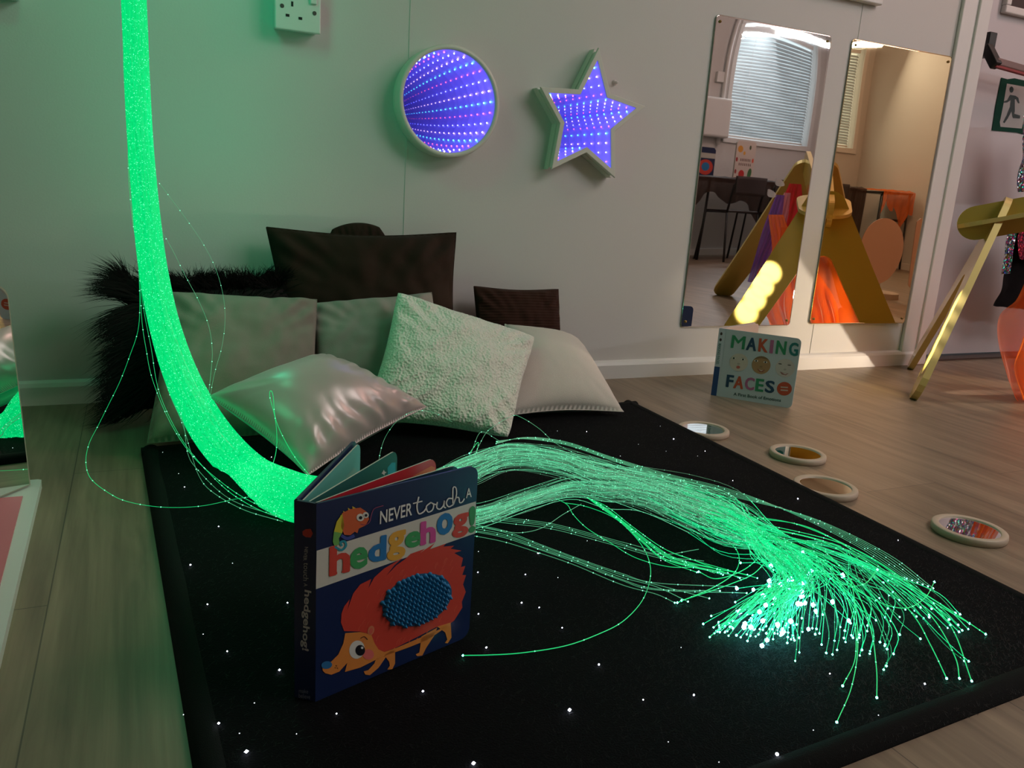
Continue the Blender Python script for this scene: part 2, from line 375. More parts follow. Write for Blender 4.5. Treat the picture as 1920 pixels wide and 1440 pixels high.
# ------------------------------------------------------------------ infinity mirrors
def pane_material():
    m = bpy.data.materials.new('one_way_pane'); m.use_nodes = True; nt = m.node_tree; nt.nodes.clear()
    out = nt.nodes.new('ShaderNodeOutputMaterial'); g = nt.nodes.new('ShaderNodeNewGeometry')
    tr = nt.nodes.new('ShaderNodeBsdfTransparent'); tr.inputs[0].default_value = (.9, .9, 1, 1)
    g1 = nt.nodes.new('ShaderNodeBsdfGlossy'); g1.inputs['Roughness'].default_value = .01; g1.inputs['Color'].default_value = (.8, .8, 1, 1)
    mo = nt.nodes.new('ShaderNodeMixShader'); mo.inputs[0].default_value = .22
    nt.links.new(tr.outputs[0], mo.inputs[1]); nt.links.new(g1.outputs[0], mo.inputs[2])
    g2 = nt.nodes.new('ShaderNodeBsdfGlossy'); g2.inputs['Roughness'].default_value = 0.0; g2.inputs['Color'].default_value = (.78, .78, .88, 1)
    mx = nt.nodes.new('ShaderNodeMixShader'); nt.links.new(g.outputs['Backfacing'], mx.inputs[0])
    nt.links.new(mo.outputs[0], mx.inputs[1]); nt.links.new(g2.outputs[0], mx.inputs[2]); nt.links.new(mx.outputs[0], out.inputs[0])
    return m
pane_m = pane_material()
imir_m = bpy.data.materials.new('inner_mirror'); imir_m.use_nodes = True
_b = imir_m.node_tree.nodes['Principled BSDF']; _b.inputs['Metallic'].default_value = 1; _b.inputs['Roughness'].default_value = 0; _b.inputs['Base Color'].default_value = (.95, .95, .97, 1)
rim_m = mat('violet_lit_rim', (.3, .3, .6), .5, emit=(.12, .09, 1.0), estr=.9)  # violet LED light falling on the inner rim, put in as emission
frame_m = mat('infinity_frame_plastic', (.66, .64, .58), .4)
LEDC = [mat('led_teal', (.2, 1, .8), .4, emit=(.12, 1.0, .62), estr=16), mat('led_warm', (1, .8, .6), .4, emit=(1.0, .62, .5), estr=16),
        mat('led_blue', (.3, .3, 1), .4, emit=(.35, .38, 1.0), estr=16), mat('led_red', (1, .2, .2), .4, emit=(1.0, .10, .16), estr=9)]
def octa(mb, c, r, m, sm=False):
    c = Vector(c); vs = [c+Vector(d)*r for d in ((1, 0, 0), (-1, 0, 0), (0, 1, 0), (0, -1, 0), (0, 0, 1), (0, 0, -1))]
    mb.add(vs, [(0, 2, 4), (2, 1, 4), (1, 3, 4), (3, 0, 4), (2, 0, 5), (1, 2, 5), (3, 1, 5), (0, 3, 5)], m, sm)
def bead(mb, c, r, m, n=8):
    c = Vector(c); prof = [(math.sin(math.pi*k/6)*r, -math.cos(math.pi*k/6)*r) for k in range(7)]
    prof[0] = (r*.02, -r); prof[-1] = (r*.02, r)
    mb.lathe(prof, m, (c, Vector((1, 0, 0)), Vector((0, 1, 0)), Vector((0, 0, 1))), n=n)

IC = Vector((.6637, 0, .681)); IR = .1229
im = thing('infinity_mirror', 'round cream-framed infinity mirror with violet tunnel of coloured lights', 'light', IC)
fr = (IC, Vector((1, 0, 0)), Vector((0, 0, 1)), Vector((0, -1, 0)))
mb = MB(); mb.lathe([(IR, .0), (IR, .043), (IR-.002, .046), (IR-.010, .046), (IR-.011, .044), (IR-.011, .040), (IR-.011, .002), (0.001, .001)], frame_m, fr, n=96); mb.build('frame', im)
mb = MB(); mb.lathe([(IR-.0115, .002), (IR-.0115, .0405)], rim_m, fr, n=96); mb.build('rim_glow', im)
def disc(mb, r, z, m, fr, flip, sag=0.0, tilt=0.0, n=96, rings=24):
    o, X, Y, Z = fr; vs = [o+Z*(z+sag)]; fs = []
    for i in range(1, rings+1):
        rr = r*i/rings
        for k in range(n):
            a = 2*math.pi*k/n; vs.append(o+X*rr*math.cos(a)+Y*rr*math.sin(a)+Z*(z+sag*(1-(rr/r)**2)+tilt*rr*math.cos(a)))
    for k in range(n): fs.append((0, 1+k, 1+(k+1) % n))
    for i in range(rings-1):
        for k in range(n): fs.append((1+i*n+k, 1+(i+1)*n+k, 1+(i+1)*n+(k+1) % n, 1+i*n+(k+1) % n))
    if flip: fs = [f[::-1] for f in fs]
    mb.add(vs, fs, m, True)
mb = MB(); disc(mb, IR-.0118, .003, imir_m, fr, False, sag=.0007); mb.build('back_mirror', im)
mb = MB(); disc(mb, IR-.0115, .0405, pane_m, fr, False); pn = mb.build('glass_pane', im)
def face_out(o, N=Vector((0, -1, 0))):
    me = o.data
    if me.polygons[len(me.polygons)//2].normal.dot(N) < 0: me.flip_normals()
face_out(pn); face_out(im.children[2])
for k in range(28):
    a = 2*math.pi*(k+.5)/28; r = IR-.0145
    mb = MB(); octa(mb, IC+Vector((r*math.cos(a), -.022, r*math.sin(a))), .0023, LEDC[(k) % 4], True); mb.build('led', im)

SP = [(1.048, .847), (1.092, .745), (1.199, .725), (1.115, .656), (1.128, .542), (1.037, .598), (.942, .551), (.956, .661), (.896, .739), (.999, .745)]
SP = [(x*.9945, .49+(y-.49)*.9945) for x, y in SP]
def inset(poly, d):
    n = len(poly); out = []
    for i in range(n):
        p0, p1, p2 = Vector(poly[i-1]), Vector(poly[i]), Vector(poly[(i+1) % n])
        a, b = (p1-p0).normalized(), (p2-p1).normalized()
        n1, n2 = Vector((a.y, -a.x)), Vector((b.y, -b.x))     # clockwise polygon: inward = right side
        m = (n1+n2); m = m/(m.dot(n1)); out.append(tuple(p1+m*d))
    return out
ST = Vector((1.047, 0, .675))
sm_ = thing('star_infinity_mirror', 'star-shaped cream-framed infinity mirror with violet tunnel of coloured lights', 'light', ST)
XZ = (Vector(), Vector((1, 0, 0)), Vector((0, 0, 1)), Vector((0, -1, 0)))
mb = MB()
steps = [(0, .0), (0, .0225), (.003, .0235), (.003, .0365), (.0, .0375), (.0, .0430), (.001, .044), (.0115, .044), (.0115, .040)]
loops = [[(x, -z, y) for x, y in inset(SP, d)] for d, z in steps]
loops.append([(x, -.002, y) for x, y in inset(SP, .0115)])
for i in range(len(loops)-1):
    n = 10; mb.add(loops[i]+loops[i+1], [(k, (k+1) % n, n+(k+1) % n, n+k) for k in range(n)], frame_m)
mb.build('frame', sm_)
IN = inset(SP, .0118)
mb = MB(); a = [(x, -.002, y) for x, y in IN]; b = [(x, -.040, y) for x, y in IN]
mb.add(a+b, [(k, (k+1) % 10, 10+(k+1) % 10, 10+k) for k in range(10)], rim_m); mb.build('rim_glow', sm_)
cx, cz = ST.x, ST.z
def star_sheet(z, m, sag, name):
    mb = MB(); vs = [(cx, -(z+sag), cz)]; rings = 12; fs = []; per = 40
    edge = []
    for k in range(10):
        p, q = Vector(IN[k]), Vector(IN[(k+1) % 10])
        for j in range(4): edge.append(p.lerp(q, j/4))
    for i in range(1, rings+1):
        for e in edge:
            w = Vector((cx, cz)).lerp(e, i/rings); r2 = ((w.x-cx)**2+(w.y-cz)**2)/.13**2
            vs.append((w.x, -(z+sag*(1-r2)), w.y))
    for k in range(per): fs.append((0, 1+k, 1+(k+1) % per))
    for i in range(rings-1):
        for k in range(per): fs.append((1+i*per+k, 1+(i+1)*per+k, 1+(i+1)*per+(k+1) % per, 1+i*per+(k+1) % per))
    mb.add(vs, fs, m, True); o = mb.build(name, sm_); face_out(o); return o
star_sheet(.003, imir_m, .0003, 'back_mirror'); star_sheet(.040, pane_m, 0, 'glass_pane')
k = 0
IL = inset(SP, .0142)
for i in range(10):
    p, q = Vector(IL[i]), Vector(IL[(i+1) % 10])
    for j in range(4):
        w = p.lerp(q, (j+.5)/4); mb = MB(); octa(mb, (w.x, -.022, w.y), .0020, LEDC[k % 4], True); mb.build('led', sm_); k += 1

# ------------------------------------------------------------------ tall acrylic wall mirrors
acr_m = mirror_mat('silver_acrylic_mirror', (.82, .80, .78), .012, .0, 3)
acr_e = mat('acrylic_edge', (.30, .30, .28), .3); brass_m = mat('brass_screw', (.30, .18, .06), .35, .9)
def tall_mirror(x0, x1, z0, z1, label, yaw, bow, sheet_m):
    t = thing('wall_mirror', label, 'mirror', ((x0+x1)/2, 0, (z0+z1)/2))
    w, h = x1-x0, z1-z0; rc = .012
    def surf(u, v):
        x = (u-.5)*w; z = v*h
        y = -.004-(u*w)*math.sin(yaw)
        y -= bow*math.sin(math.pi*u)*math.exp(-(h-z)/.10)
        y -= .0008*math.sin(math.pi*v)*math.sin(math.pi*u)
        X, Z = (x0+x1)/2+x, z0+z
        # rounded corners
        cu, cv = min(u, 1-u)*w, min(v, 1-v)*h
        if cu < rc and cv < rc:
            d = math.hypot(rc-cu, rc-cv)
            if d > rc:
                s_ = rc/d; X += (rc-cu)*(1-s_)*(1 if u < .5 else -1); Z += (rc-cv)*(1-s_)*(1 if v < .5 else -1)
        return Vector((X, y, Z))
    def remap(t_, n_):  # finer samples near both ends
        return t_
    mb = MB(); us = sorted(set([0, .008, .016, .024, .03]+[i/40 for i in range(1, 40)]+[.97, .976, .984, .992, 1]))
    vsx = sorted(set([0, .004, .008, .012, .015]+[i/60 for i in range(1, 60)]+[.985, .988, .992, .996, 1]))
    vs = [surf(u, v) for v in vsx for u in us]; nu = len(us)
    fs = [(j*nu+i, j*nu+i+1, (j+1)*nu+i+1, (j+1)*nu+i) for j in range(len(vsx)-1) for i in range(nu-1)]
    mb.add(vs, fs, sheet_m, True); s = mb.build('mirror_sheet', t); face_out(s)
    md = s.modifiers.new('s', 'SOLIDIFY'); md.thickness = .003; md.offset = -1; s.data.materials.append(acr_e); md.material_offset_rim = 1
    for u, v in ((.035, .98), (.965, .98), (.035, .02), (.965, .02)):
        p = surf(u, v); mb = MB(); mb.lathe([(.0005, .004), (.0035, .003), (.0042, 0)], brass_m, (p, Vector((1, 0, 0)), Vector((0, 0, 1)), Vector((0, -1, 0))), n=14); mb.build('screw', t)
tall_mirror(1.412, 1.826, .141, .980, 'left of the two tall silver wall mirrors, behind the making faces book', 0.0, .0016, acr_m)
tall_mirror(1.906, 2.322, .145, .984, 'right, gold-tinted one of the two tall wall mirrors, next to the door frame', R(1.35), .0006, mirror_mat('gold_acrylic_mirror', (.96, .70, .40), .012, .0, 3))
# ------------------------------------------------------------------ rug with star lights
rug = thing('star_rug', 'black pile rug scattered with tiny star lights, under the cushions and fibres', 'rug', (.5, -.9, 0))
RC = [(-.010, -.372), (1.088, -.272), (1.058, -1.405), (.032, -1.452)]       # corners TL TR BR BL
def rug_xy(u, v):
    a = Vector(RC[0]).lerp(Vector(RC[1]), u); b = Vector(RC[3]).lerp(Vector(RC[2]), u); return a.lerp(b, v)
mb = MB()
def rs(u, v):
    p = rug_xy(u, v); e = min(u, 1-u, v, 1-v)
    return Vector((p.x, p.y, .0105*min(1, e*60)**.5+.0012*noise.noise((p.x*9, p.y*9, 0))*min(1, e*40)))
mb.grid(rs, 120, 120, rug_m, flip=True); mb.build('rug_pile', rug)
mb = MB()
def strip(u0, v0, u1, v1, du, dv):
    def f(a, b):
        p = rug_xy(u0+(u1-u0)*a+du*b, v0+(v1-v0)*a+dv*b); return Vector((p.x, p.y, .001+.0125*math.sin(math.pi*min(max(b, .0), 1))**.45))
    mb.grid(f, 60, 8, bind_m)
strip(0, 0, 0, 1, .028, 0); strip(1, 0, 1, 1, -.028, 0); strip(0, 0, 1, 0, 0, .028); strip(0, 1, 1, 1, 0, -.028)
o = mb.build('edge_binding', rug)
# stray pile fibres catching the light
mb = MB(); pile_m = mat('rug_fibre', (.004, .005, .005), .5, spec=.3)
pts = []
cen = at_z(1500, 1160, .011)
for k in range(26000):
    if k % 2: u, v = random.random(), random.random(); p = rug_xy(.02+u*.96, .02+v*.96)
    else: p = Vector((cen.x+random.gauss(0, .14), cen.y+random.gauss(-.02, .10)))
    a = random.gauss(.6, .7); l = random.uniform(.003, .008); w = .00022
    d = Vector((math.cos(a), math.sin(a), 0))*l; q = Vector((-math.sin(a), math.cos(a), 0))*w
    b = Vector((p.x, p.y, .0108)); t = b+d+Vector((0, 0, random.uniform(.0005, .003)))
    pts.append((b-q, b+q, t))
pts = [t for t in pts if -.005 < t[0].x < 1.05 and -1.43 < t[0].y < -.36]
mb.add([v for t in pts for v in t], [(3*i, 3*i+1, 3*i+2) for i in range(len(pts))], pile_m)
o = mb.build('loose_pile', rug); o['kind'] = 'stuff'
star_w = mat('star_white', (1, 1, 1), .4, emit=(.82, .84, 1.0), estr=14, sampling='NONE')
star_d = mat('star_dim', (1, 1, 1), .4, emit=(.75, .85, .95), estr=3, sampling='NONE')
LST = [(305, 848, 0), (335, 888, 0), (346, 913, 1), (410, 987, 1), (357, 1059, 2), (436, 1056, 0), (337, 1111, 1), (389, 1133, 1), (381, 1189, 0), (426, 1221, 1), (524, 1256, 2), (539, 1130, 1), (477, 1318, 0), (410, 1356, 2), (462, 1409, 3), (344, 1340, 0), (449, 1375, 0), (556, 1376, 0), (631, 1338, 1), (897, 1034, 0), (896, 1073, 1), (897, 1151, 1), (912, 1214, 2), (793, 1296, 2), (1045, 808, 0), (1100, 809, 1), (1197, 833, 0), (1163, 855, 0), (1238, 799, 0), (1249, 846, 0), (987, 974, 0), (1009, 1037, 2), (985, 1077, 1), (978, 1130, 2), (1011, 1139, 1), (1054, 1177, 1), (1046, 1083, 0), (1239, 1051, 0), (1101, 1014, 0), (1263, 823, 2), (1322, 846, 1), (1308, 855, 0), (1374, 901, 1), (1496, 935, 2), (1534, 982, 1), (1301, 1303, 2), (1206, 1312, 1), (1457, 1414, 3), (1348, 1429, 0), (1734, 1282, 2), (1556, 1263, 1), (1525, 1369, 0), (1647, 1341, 0), (1253, 1391, 0), (1684, 1013, 1), (1068, 1331, 3), (888, 1431, 3), (1123, 1246, 2), (1277, 1214, 0), (509, 857, 1), (563, 982, 1)]
for x, y, s in LST:
    mb = MB(); octa(mb, at_z(x, y, .0125), (.0006, .0008, .0012, .0019)[s], star_w if s else star_d, True); mb.build('star_light', rug)
mb = MB(); lab_m = mat('label_grey', (.06, .06, .065), .6)
q = [at_z(*p, .0035) for p in ((1322, 838), (1340, 832), (1371, 845), (1352, 850))]
mb.add(q+[v-Vector((0, 0, .001)) for v in q], [(0, 3, 2, 1), (4, 5, 6, 7), (0, 1, 5, 4), (1, 2, 6, 5), (2, 3, 7, 6), (3, 0, 4, 7)], lab_m)
mb.add([at_z(*p, .0037) for p in ((1345, 840), (1348, 838), (1353, 841), (1350, 843))], [(0, 3, 2, 1)], flat((.3, .3, .3)))
o = mb.build('care_label', rug); o['label'] = 'dark grey sewn label poking out of the rug edge'

# ------------------------------------------------------------------ cushions
def pillow(name, label, cat, C, th, m, pinch=.07, wr=.004, wf=9, seam=None, n=56, power=.42, fr=1.0, bk=.6, seed=0, extra=None, group=None, puff=0, rnd=.03):
    TL, TR, BR, BL = [Vector(c) for c in C]
    cen = (TL+TR+BR+BL)/4; N = (TR-TL).cross(BL-TL).normalized()
    if N.dot(CC-cen) < 0: N = -N
    t = thing(name, label, cat, (cen.x, cen.y, 0), group)
    def pos(u, v, side):
        U = u*2-1; V = v*2-1
        pu = U*(1-pinch*(1-V*V)*abs(U)**3); pv = V*(1-pinch*(1-U*U)*abs(V)**3)
        q_ = 1-rnd*(U*V)**4; pu *= q_; pv *= q_
        a, b = (pu+1)/2, (pv+1)/2
        p = TL.lerp(TR, a).lerp(BL.lerp(BR, a), b)
        e = max((1-U*U)*(1-V*V), 0); h = th*e**power
        if side > 0:
            r = math.hypot(U, V); an = math.atan2(V, U)
            h *= fr
            ww = wr*min(1, e*9)*(noise.noise((a*wf*.5+seed, b*wf*.5, seed*1.7))*1.0+.5*noise.noise((a*wf*1.4, b*wf*1.1+seed, 3.1)))
            c4 = abs(math.sin(2*an))**3*max(0, r-.55)
            ww += wr*.8*c4*math.sin(an*26+seed)*min(1, e*9)
            if extra: ww += extra(a, b, e)
            return p+N*(h+ww)
        return p-N*(h*bk)
    def back(p): # never below the floor
        if p.z < .0125: p.z = .0125
        if p.y > -.004: p.y = -.004
        return p
    mb = MB()
    f1 = lambda u, v: back(pos(u, v, 1)); f2 = lambda u, v: back(pos(u, v, -1))
    mb.grid(f1, n, n, m); mb.grid(f2, n//2, n//2, m, flip=True)
    o = mb.build('cushion_cover', t)
    bm = bmesh.new(); bm.from_mesh(o.data); bmesh.ops.remove_doubles(bm, verts=bm.verts, dist=.0004); bmesh.ops.recalc_face_normals(bm, faces=bm.faces); bm.to_mesh(o.data); bm.free()
    if seam:
        mb = MB(); ring = []
        for k in range(4*20):
            s_, q = divmod(k, 20); a = q/20
            u, v = ((a, 0), (1, a), (1-a, 1), (0, 1-a))[s_]; ring.append(back(pos(u, v, 1)))
        ring.append(ring[0]); mb.tube(ring, seam, m, n=6, cap=False); mb.build('seam', t)
    return t, pos, N
def aw(x, y, Y): return at_wall(x, y, Y)
def drop(p, Y, z=.02, dx=0): return Vector((p.x+dx, Y, z))
a, b = aw(493, 421, -.05), aw(860, 432, -.05)
pillow('large_brown_cushion', 'largest dark brown cushion standing against the wall behind the grey linen ones', 'cushion', (a, b, drop(b, -.13, .03, .0), drop(a, -.13, .03, .02)), .055, brown_m, pinch=.10, wr=.013, seam=.0014, seed=1)
pillow('folded_brown_cushion', 'dark brown fabric hump peeking up behind the largest brown cushion', 'cushion', (aw(622, 428, -.03), aw(712, 424, -.03), aw(775, 560, -.03), aw(590, 560, -.03)), .02, brown_m, pinch=-.12, wr=.004, seed=2)
a, b = aw(886, 534, -.05), aw(1049, 540, -.05)
rib = lambda a_, b_, e: .0009*math.sin(b_*2*math.pi*34)*min(1, e*6)
pillow('ribbed_brown_cushion', 'small dark brown ribbed cushion against the wall above the cream linen cushion', 'cushion', (a, b, drop(b, -.10, .03, .01), drop(a, -.10, .03)), .04, cord_m, pinch=.08, wr=.006, seam=.0012, n=140, seed=3, extra=rib)
a, b = aw(232, 528, -.09), aw(548, 520, -.07)
ft, fpos, fN = pillow('fur_cushion', 'long-haired dark brown faux fur cushion at the far left of the pile', 'cushion', (a, b, drop(b, -.18, .03), aw(232, 775, -.2)), .055, fur_m, pinch=.06, seed=4)
mb = MB()
for k in range(7000):
    side = random.random()
    if side < .45: u, v = random.uniform(0, .12)**1.0, random.random()
    elif side < .8: u, v = random.random(), random.uniform(0, .12)
    else: u, v = random.random(), random.random()
    p = fpos(u, v, 1); cl = noise.noise((u*14, v*14, 0))
    out = Vector(((u-.5)*2.2, 0, -(v-.42)*1.6))
    if u < .12 and v > .15: out = Vector((-1.3, 0, -.55+.5*cl))
    if v < .12 and u > .12: out = Vector((-.7+.9*u+cl*.8, 0, .75))
    if u < .14 and v < .2: out = Vector((-1.3+cl, 0, .55+cl*.7))
    d = (out+fN*random.uniform(.3, .9)+Vector((random.gauss(0, .22)+cl*.5, random.gauss(0, .15), random.gauss(0, .22)))).normalized()
    l = random.uniform(.025, .085)*(1.15 if u < .15 else .8)*(1.25 if u < .2 and v < .25 else 1); w = random.uniform(.0005, .0010)
    q = d.cross(fN).normalized()*w; sag = Vector((0, 0, -.5)); ps = []
    for j in range(4):
        s_ = j/3; c = p+d*l*s_+sag*l*s_*s_*.5
        if c.y > -.006: c.y = -.006
        if c.z < .012: c.z = .012
        ps.append(c)
    vs = []
    for j, c in enumerate(ps[:-1]): vs += [c-q*(1-j*.28), c+q*(1-j*.28)]
    vs.append(ps[-1]); mb.add(vs, [(0, 1, 3, 2), (2, 3, 5, 4), (4, 5, 6)], fur_m)
o = mb.build('fur', ft); o['kind'] = 'stuff'
a, b = aw(566, 568, -.16), aw(812, 545, -.15)
pillow('stone_linen_cushion', 'plain grey linen cushion in the middle, between the other grey one and the fleecy one', 'cushion', (a, b, drop(b, -.28, .03, .01), drop(a, -.28, .03)), .06, linen_g2, pinch=.07, wr=.008, seam=.001, seed=5)
pillow('grey_linen_cushion', 'grey-beige linen cushion at left, directly behind the glowing green bundle', 'cushion', (aw(308, 543, -.20), aw(598, 558, -.20), aw(600, 820, -.33), at_z(270, 836, .02)), .058, linen_g, pinch=.07, wr=.011, wf=8, seam=.001, seed=6)
pillow('cream_linen_cushion', 'cream linen cushion with pointed corners, rightmost of the pile on the rug', 'cushion', (aw(945, 605, -.12), aw(1076, 630, -.12), at_z(1174, 774, .02), at_z(925, 786, .02)), .062, linen_c, pinch=.12, wr=.0015, power=.5, seam=.0012, seed=7)
she = lambda a_, b_, e: .0016*noise.noise((a_*70, b_*70, 1.0))*min(1, e*12)+.0009*noise.noise((a_*130, b_*130, 2.0))
pillow('sherpa_cushion', 'fleecy cream sherpa cushion leaning in the middle of the pile', 'cushion', (aw(741, 541, -.25), aw(1008, 630, -.27), at_z(957, 826, .018), aw(672, 792, -.385)), .06, sherpa_m, pinch=.09, wr=.010, n=190, power=.38, rnd=.05, seed=8, extra=she)
def sat(a_, b_, e):
    m1 = max(0, b_-.50)*2; m2 = max(0, a_-.72)*3.2
    w = .0085*math.sin(a_*46+5*noise.noise((a_*3, b_*3, 0)))*m1*m1*min(1, e*9)*(.5+noise.noise((a_*6, 2, 1)))
    w += .0035*math.sin((b_*.8+a_*.5)*55+4*noise.noise((a_*5, b_*5, 3)))*m2*min(1, e*8)
    return w+.004*noise.noise((a_*4, b_*3, 5))*min(1, e*5)
pillow('satin_cushion', 'shiny pink-beige satin cushion lying tilted in front, nearest the hedgehog book', 'cushion', (aw(384, 742, -.47), aw(606, 662, -.40), aw(806, 762, -.47), at_z(576, 896, .018)), .075, satin_m, pinch=.10, wr=.002, wf=5, seam=.0010, n=110, power=.5, seed=9, extra=sat)

# ------------------------------------------------------------------ hedgehog board book
BH = .20
navy = mat('book_navy', (.010, .020, .075), .32); paper = mat('book_board_edge', (.62, .60, .54), .6)
hb = thing('hedgehog_board_book', 'navy board book with a red hedgehog and bright letters, standing open on the rug', 'book', (.15, -1.18, .011))
z0 = .011
S0, S1, FO, BO = Vector((.117, -1.176, z0)), Vector((.134, -1.190, z0)), Vector((.3135, -1.131, z0)), Vector((.211, -1.015, z0))
UP = Vector((0, 0, 1))
def leaf(mb, A, B, h, th, m, r=.012, z=0.0, side=None):
    X = (B-A); w = X.length; X = X/w; N = X.cross(UP)     # N points to the right-hand side of A->B
    pl = [(0, z), (w-r, z)]+[(w-r+r*math.sin(t), z+r-r*math.cos(t)) for t in [math.pi/2*k/6 for k in range(1, 7)]]
    pl += [(w-r+r*math.cos(t), z+h-r+r*math.sin(t)) for t in [math.pi/2*k/6 for k in range(0, 7)]]+[(0, z+h)]
    mb.prism(pl, 0, th, m, (A, X, UP, N), side=side)
    return X, N
mb = MB(); X, NF = leaf(mb, S1, FO, BH, -.0028, navy)
if NF.dot(CC-S1) < 0: NF = -NF
def k7(x, y): return at_plane(480+x/2.66667, 820+y/2.66667, S1, NF)
def dec(pts, col, off, rough=.35): decal(mb, pts, flat(col, rough), S1, NF, off, k7)
K = lambda s: .0002+s*.00016
WHT, RED, ORG = (.62, .60, .52), (.60, .055, .035), (.72, .24, .05)
dec([(303, 567), (1099, 320), (1097, 479), (299, 759)], WHT, K(0), .3)
# hedgehog: prickly back, head, legs
dec([(440, 968), (424, 925), (427, 880), (440, 845), (468, 808), (456, 862), (485, 780), (520, 735), (576, 707), (560, 755), (590, 700), (640, 655), (735, 600), (690, 640), (650, 692), (700, 640), (745, 608), (772, 582), (845, 556), (815, 580), (893, 528), (868, 560), (950, 530), (934, 546), (990, 541), (972, 556), (1027, 566), (990, 578), (1034, 603), (1024, 648), (1046, 642), (1030, 688), (1049, 688), (1034, 735), (1048, 772), (1028, 822), (1031, 850), (990, 915), (968, 932), (900, 948), (800, 1000), (700, 1050), (640, 1072), (612, 1060), (592, 1030), (572, 985), (520, 970)], RED, K(1))
for q in ([(600, 1105), (590, 1130), (560, 1163), (537, 1169), (545, 1185), (568, 1188), (612, 1150), (652, 1092)], [(640, 1088), (664, 1120), (668, 1140), (655, 1160), (680, 1158), (694, 1130), (694, 1050)], [(825, 995), (820, 1045), (815, 1075), (797, 1084), (805, 1093), (830, 1090), (850, 1050), (890, 990), (905, 950)], [(905, 945), (945, 975), (955, 1010), (943, 1027), (957, 1029), (976, 1000), (972, 925)],
          [(445, 978), (435, 1030), (410, 1085), (375, 1120), (330, 1140), (332, 1165), (345, 1178), (375, 1186), (415, 1170), (455, 1126), (443, 1172), (520, 1150), (600, 1110), (660, 1086), (760, 1050), (860, 1010), (968, 935), (960, 940), (880, 975), (700, 1052), (640, 1072), (612, 1060), (592, 1030), (575, 985), (520, 972)]):
    dec(q, ORG, K(2))
dec(ell(352, 1137, 27, 19, -.15), (.03, .16, .36), K(3)); dec(ell(503, 1060, 38, 46, .25), (.68, .66, .60), K(3)); dec(ell(519, 1063, 24, 27), (.008, .008, .012), K(4)); dec(ell(528, 1050, 6), (.7, .7, .7), K(5))
dec(ell(560, 1084, 28, 26), (.72, .15, .13), K(3)); dec(ell(573, 964, 16, 24, .3), (.66, .20, .10), K(3)); dec(ell(573, 966, 9, 15, .3), (.70, .12, .08), K(4))
for x, y in ((400, 1140), (394, 1150), (405, 1152)): dec(ell(x, y, 4, 2, .7, 8), (.1, .03, .02), K(4))
def strk(pts, w, col, off, n=26):
    vs, fs = stroke(pts, w, n); vs = [k7(*v[:2])+NF*off for v in vs]
    if (vs[2]-vs[0]).cross(vs[1]-vs[0]).dot(NF) > 0: fs = [f[::-1] for f in fs]
    mb.add(vs, fs, flat(col, .35))
strk([(520, 1003), (540, 995), (556, 1010)], 4, (.10, .03, .02), K(4))
random.seed(3)
for k in range(46):
    a = random.uniform(0, 2*math.pi); r = random.uniform(1.12, 1.5); x, y = 790+190*r*math.cos(a)*.93, 830+150*r*math.sin(a)*.9-75*math.cos(a)*r
    if 450 < x < 1010 and 580 < y < 1030 and not ((x-805)/195)**2+((y-812+ (x-805)*.35)/140)**2 < 1:
        strk([(x, y), (x-10, y+14), (x-14, y+30)], 2.2, (.70, .12, .07), K(2), 5)
dec(ell(804, 812, 182, 122, -.42), (.01, .10, .22), K(3))
# little curly-tailed lizard
dec([(428, 378), (470, 358), (520, 350), (552, 372), (564, 408), (545, 440), (512, 455), (505, 478), (492, 470), (470, 488), (440, 486), (424, 450)], (.62, .12, .04), K(3))
dec([(430, 380), (402, 420), (388, 470), (428, 478), (440, 440)], (.62, .55, .04), K(3)); dec([(388, 470), (382, 520), (392, 548), (418, 530), (412, 505), (428, 478)], (.16, .42, .10), K(3))
strk([(392, 545), (425, 562), (448, 540), (440, 518), (420, 525), (428, 542)], 11, (.03, .30, .38), K(4)); strk([(425, 490), (455, 505), (490, 490)], 16, (.06, .08, .30), K(3))
for x, y, r in ((519, 399, 19), (546, 387, 15)): dec(ell(x, y, r), (.70, .68, .6), K(5)); dec(ell(x+1, y+1, r*.45), (.01, .01, .02), K(6))
strk([(520, 432), (545, 436), (566, 420), (575, 385), (590, 355), (635, 340)], 3.5, (.30, .06, .12), K(4))
for i, (x, y) in enumerate(((432, 402), (446, 380), (470, 365), (492, 357))): dec([(x-9, y+8), (x-12, y-14), (x+8, y-2)], (.62, .45, .05), K(2))
# title
LW = (.74, .73, .68)
put_text(mb, 'NEVER', k7(617, 434), k7(778, 388), k7(619, 368), flat(LW), NF, K(3), .012)
put_text(mb, 'A', k7(1048, 304), k7(1076, 297), k7(1048, 256), flat(LW), NF, K(3), .008)
for pts, w in (([(783, 330), (830, 318)], 6), ([(812, 296), (803, 345), (812, 380), (835, 372), (850, 352)], 7), ([(872, 325), (850, 345), (858, 372), (880, 362), (886, 335), (870, 324), (895, 335), (905, 328)], 6.5),
               ([(905, 322), (902, 350), (918, 358), (935, 340), (940, 315), (938, 345), (948, 352)], 6.5), ([(980, 305), (960, 306), (950, 328), (962, 346), (985, 335)], 6.5), ([(985, 335), (1000, 290), (998, 252), (984, 250), (982, 290), (984, 338), (995, 305), (1012, 300), (1016, 325), (1030, 322), (1040, 305)], 6)):
    strk(pts, w, LW, K(3))
LET = [('h', 367, 692, 465, 548, RED), ('e', 470, 664, 553, 560, (.05, .33, .10)), ('d', 562, 628, 646, 507, (.02, .17, .42)), ('g', 656, 622, 742, 480, (.72, .36, .04)), ('e', 746, 556, 820, 480, (.05, .33, .10)),
       ('h', 822, 538, 893, 425, (.62, .07, .30)), ('o', 904, 492, 978, 388, (.02, .17, .42)), ('g', 982, 506, 1056, 392, RED), ('!', 1065, 476, 1092, 348, (.05, .30, .10))]
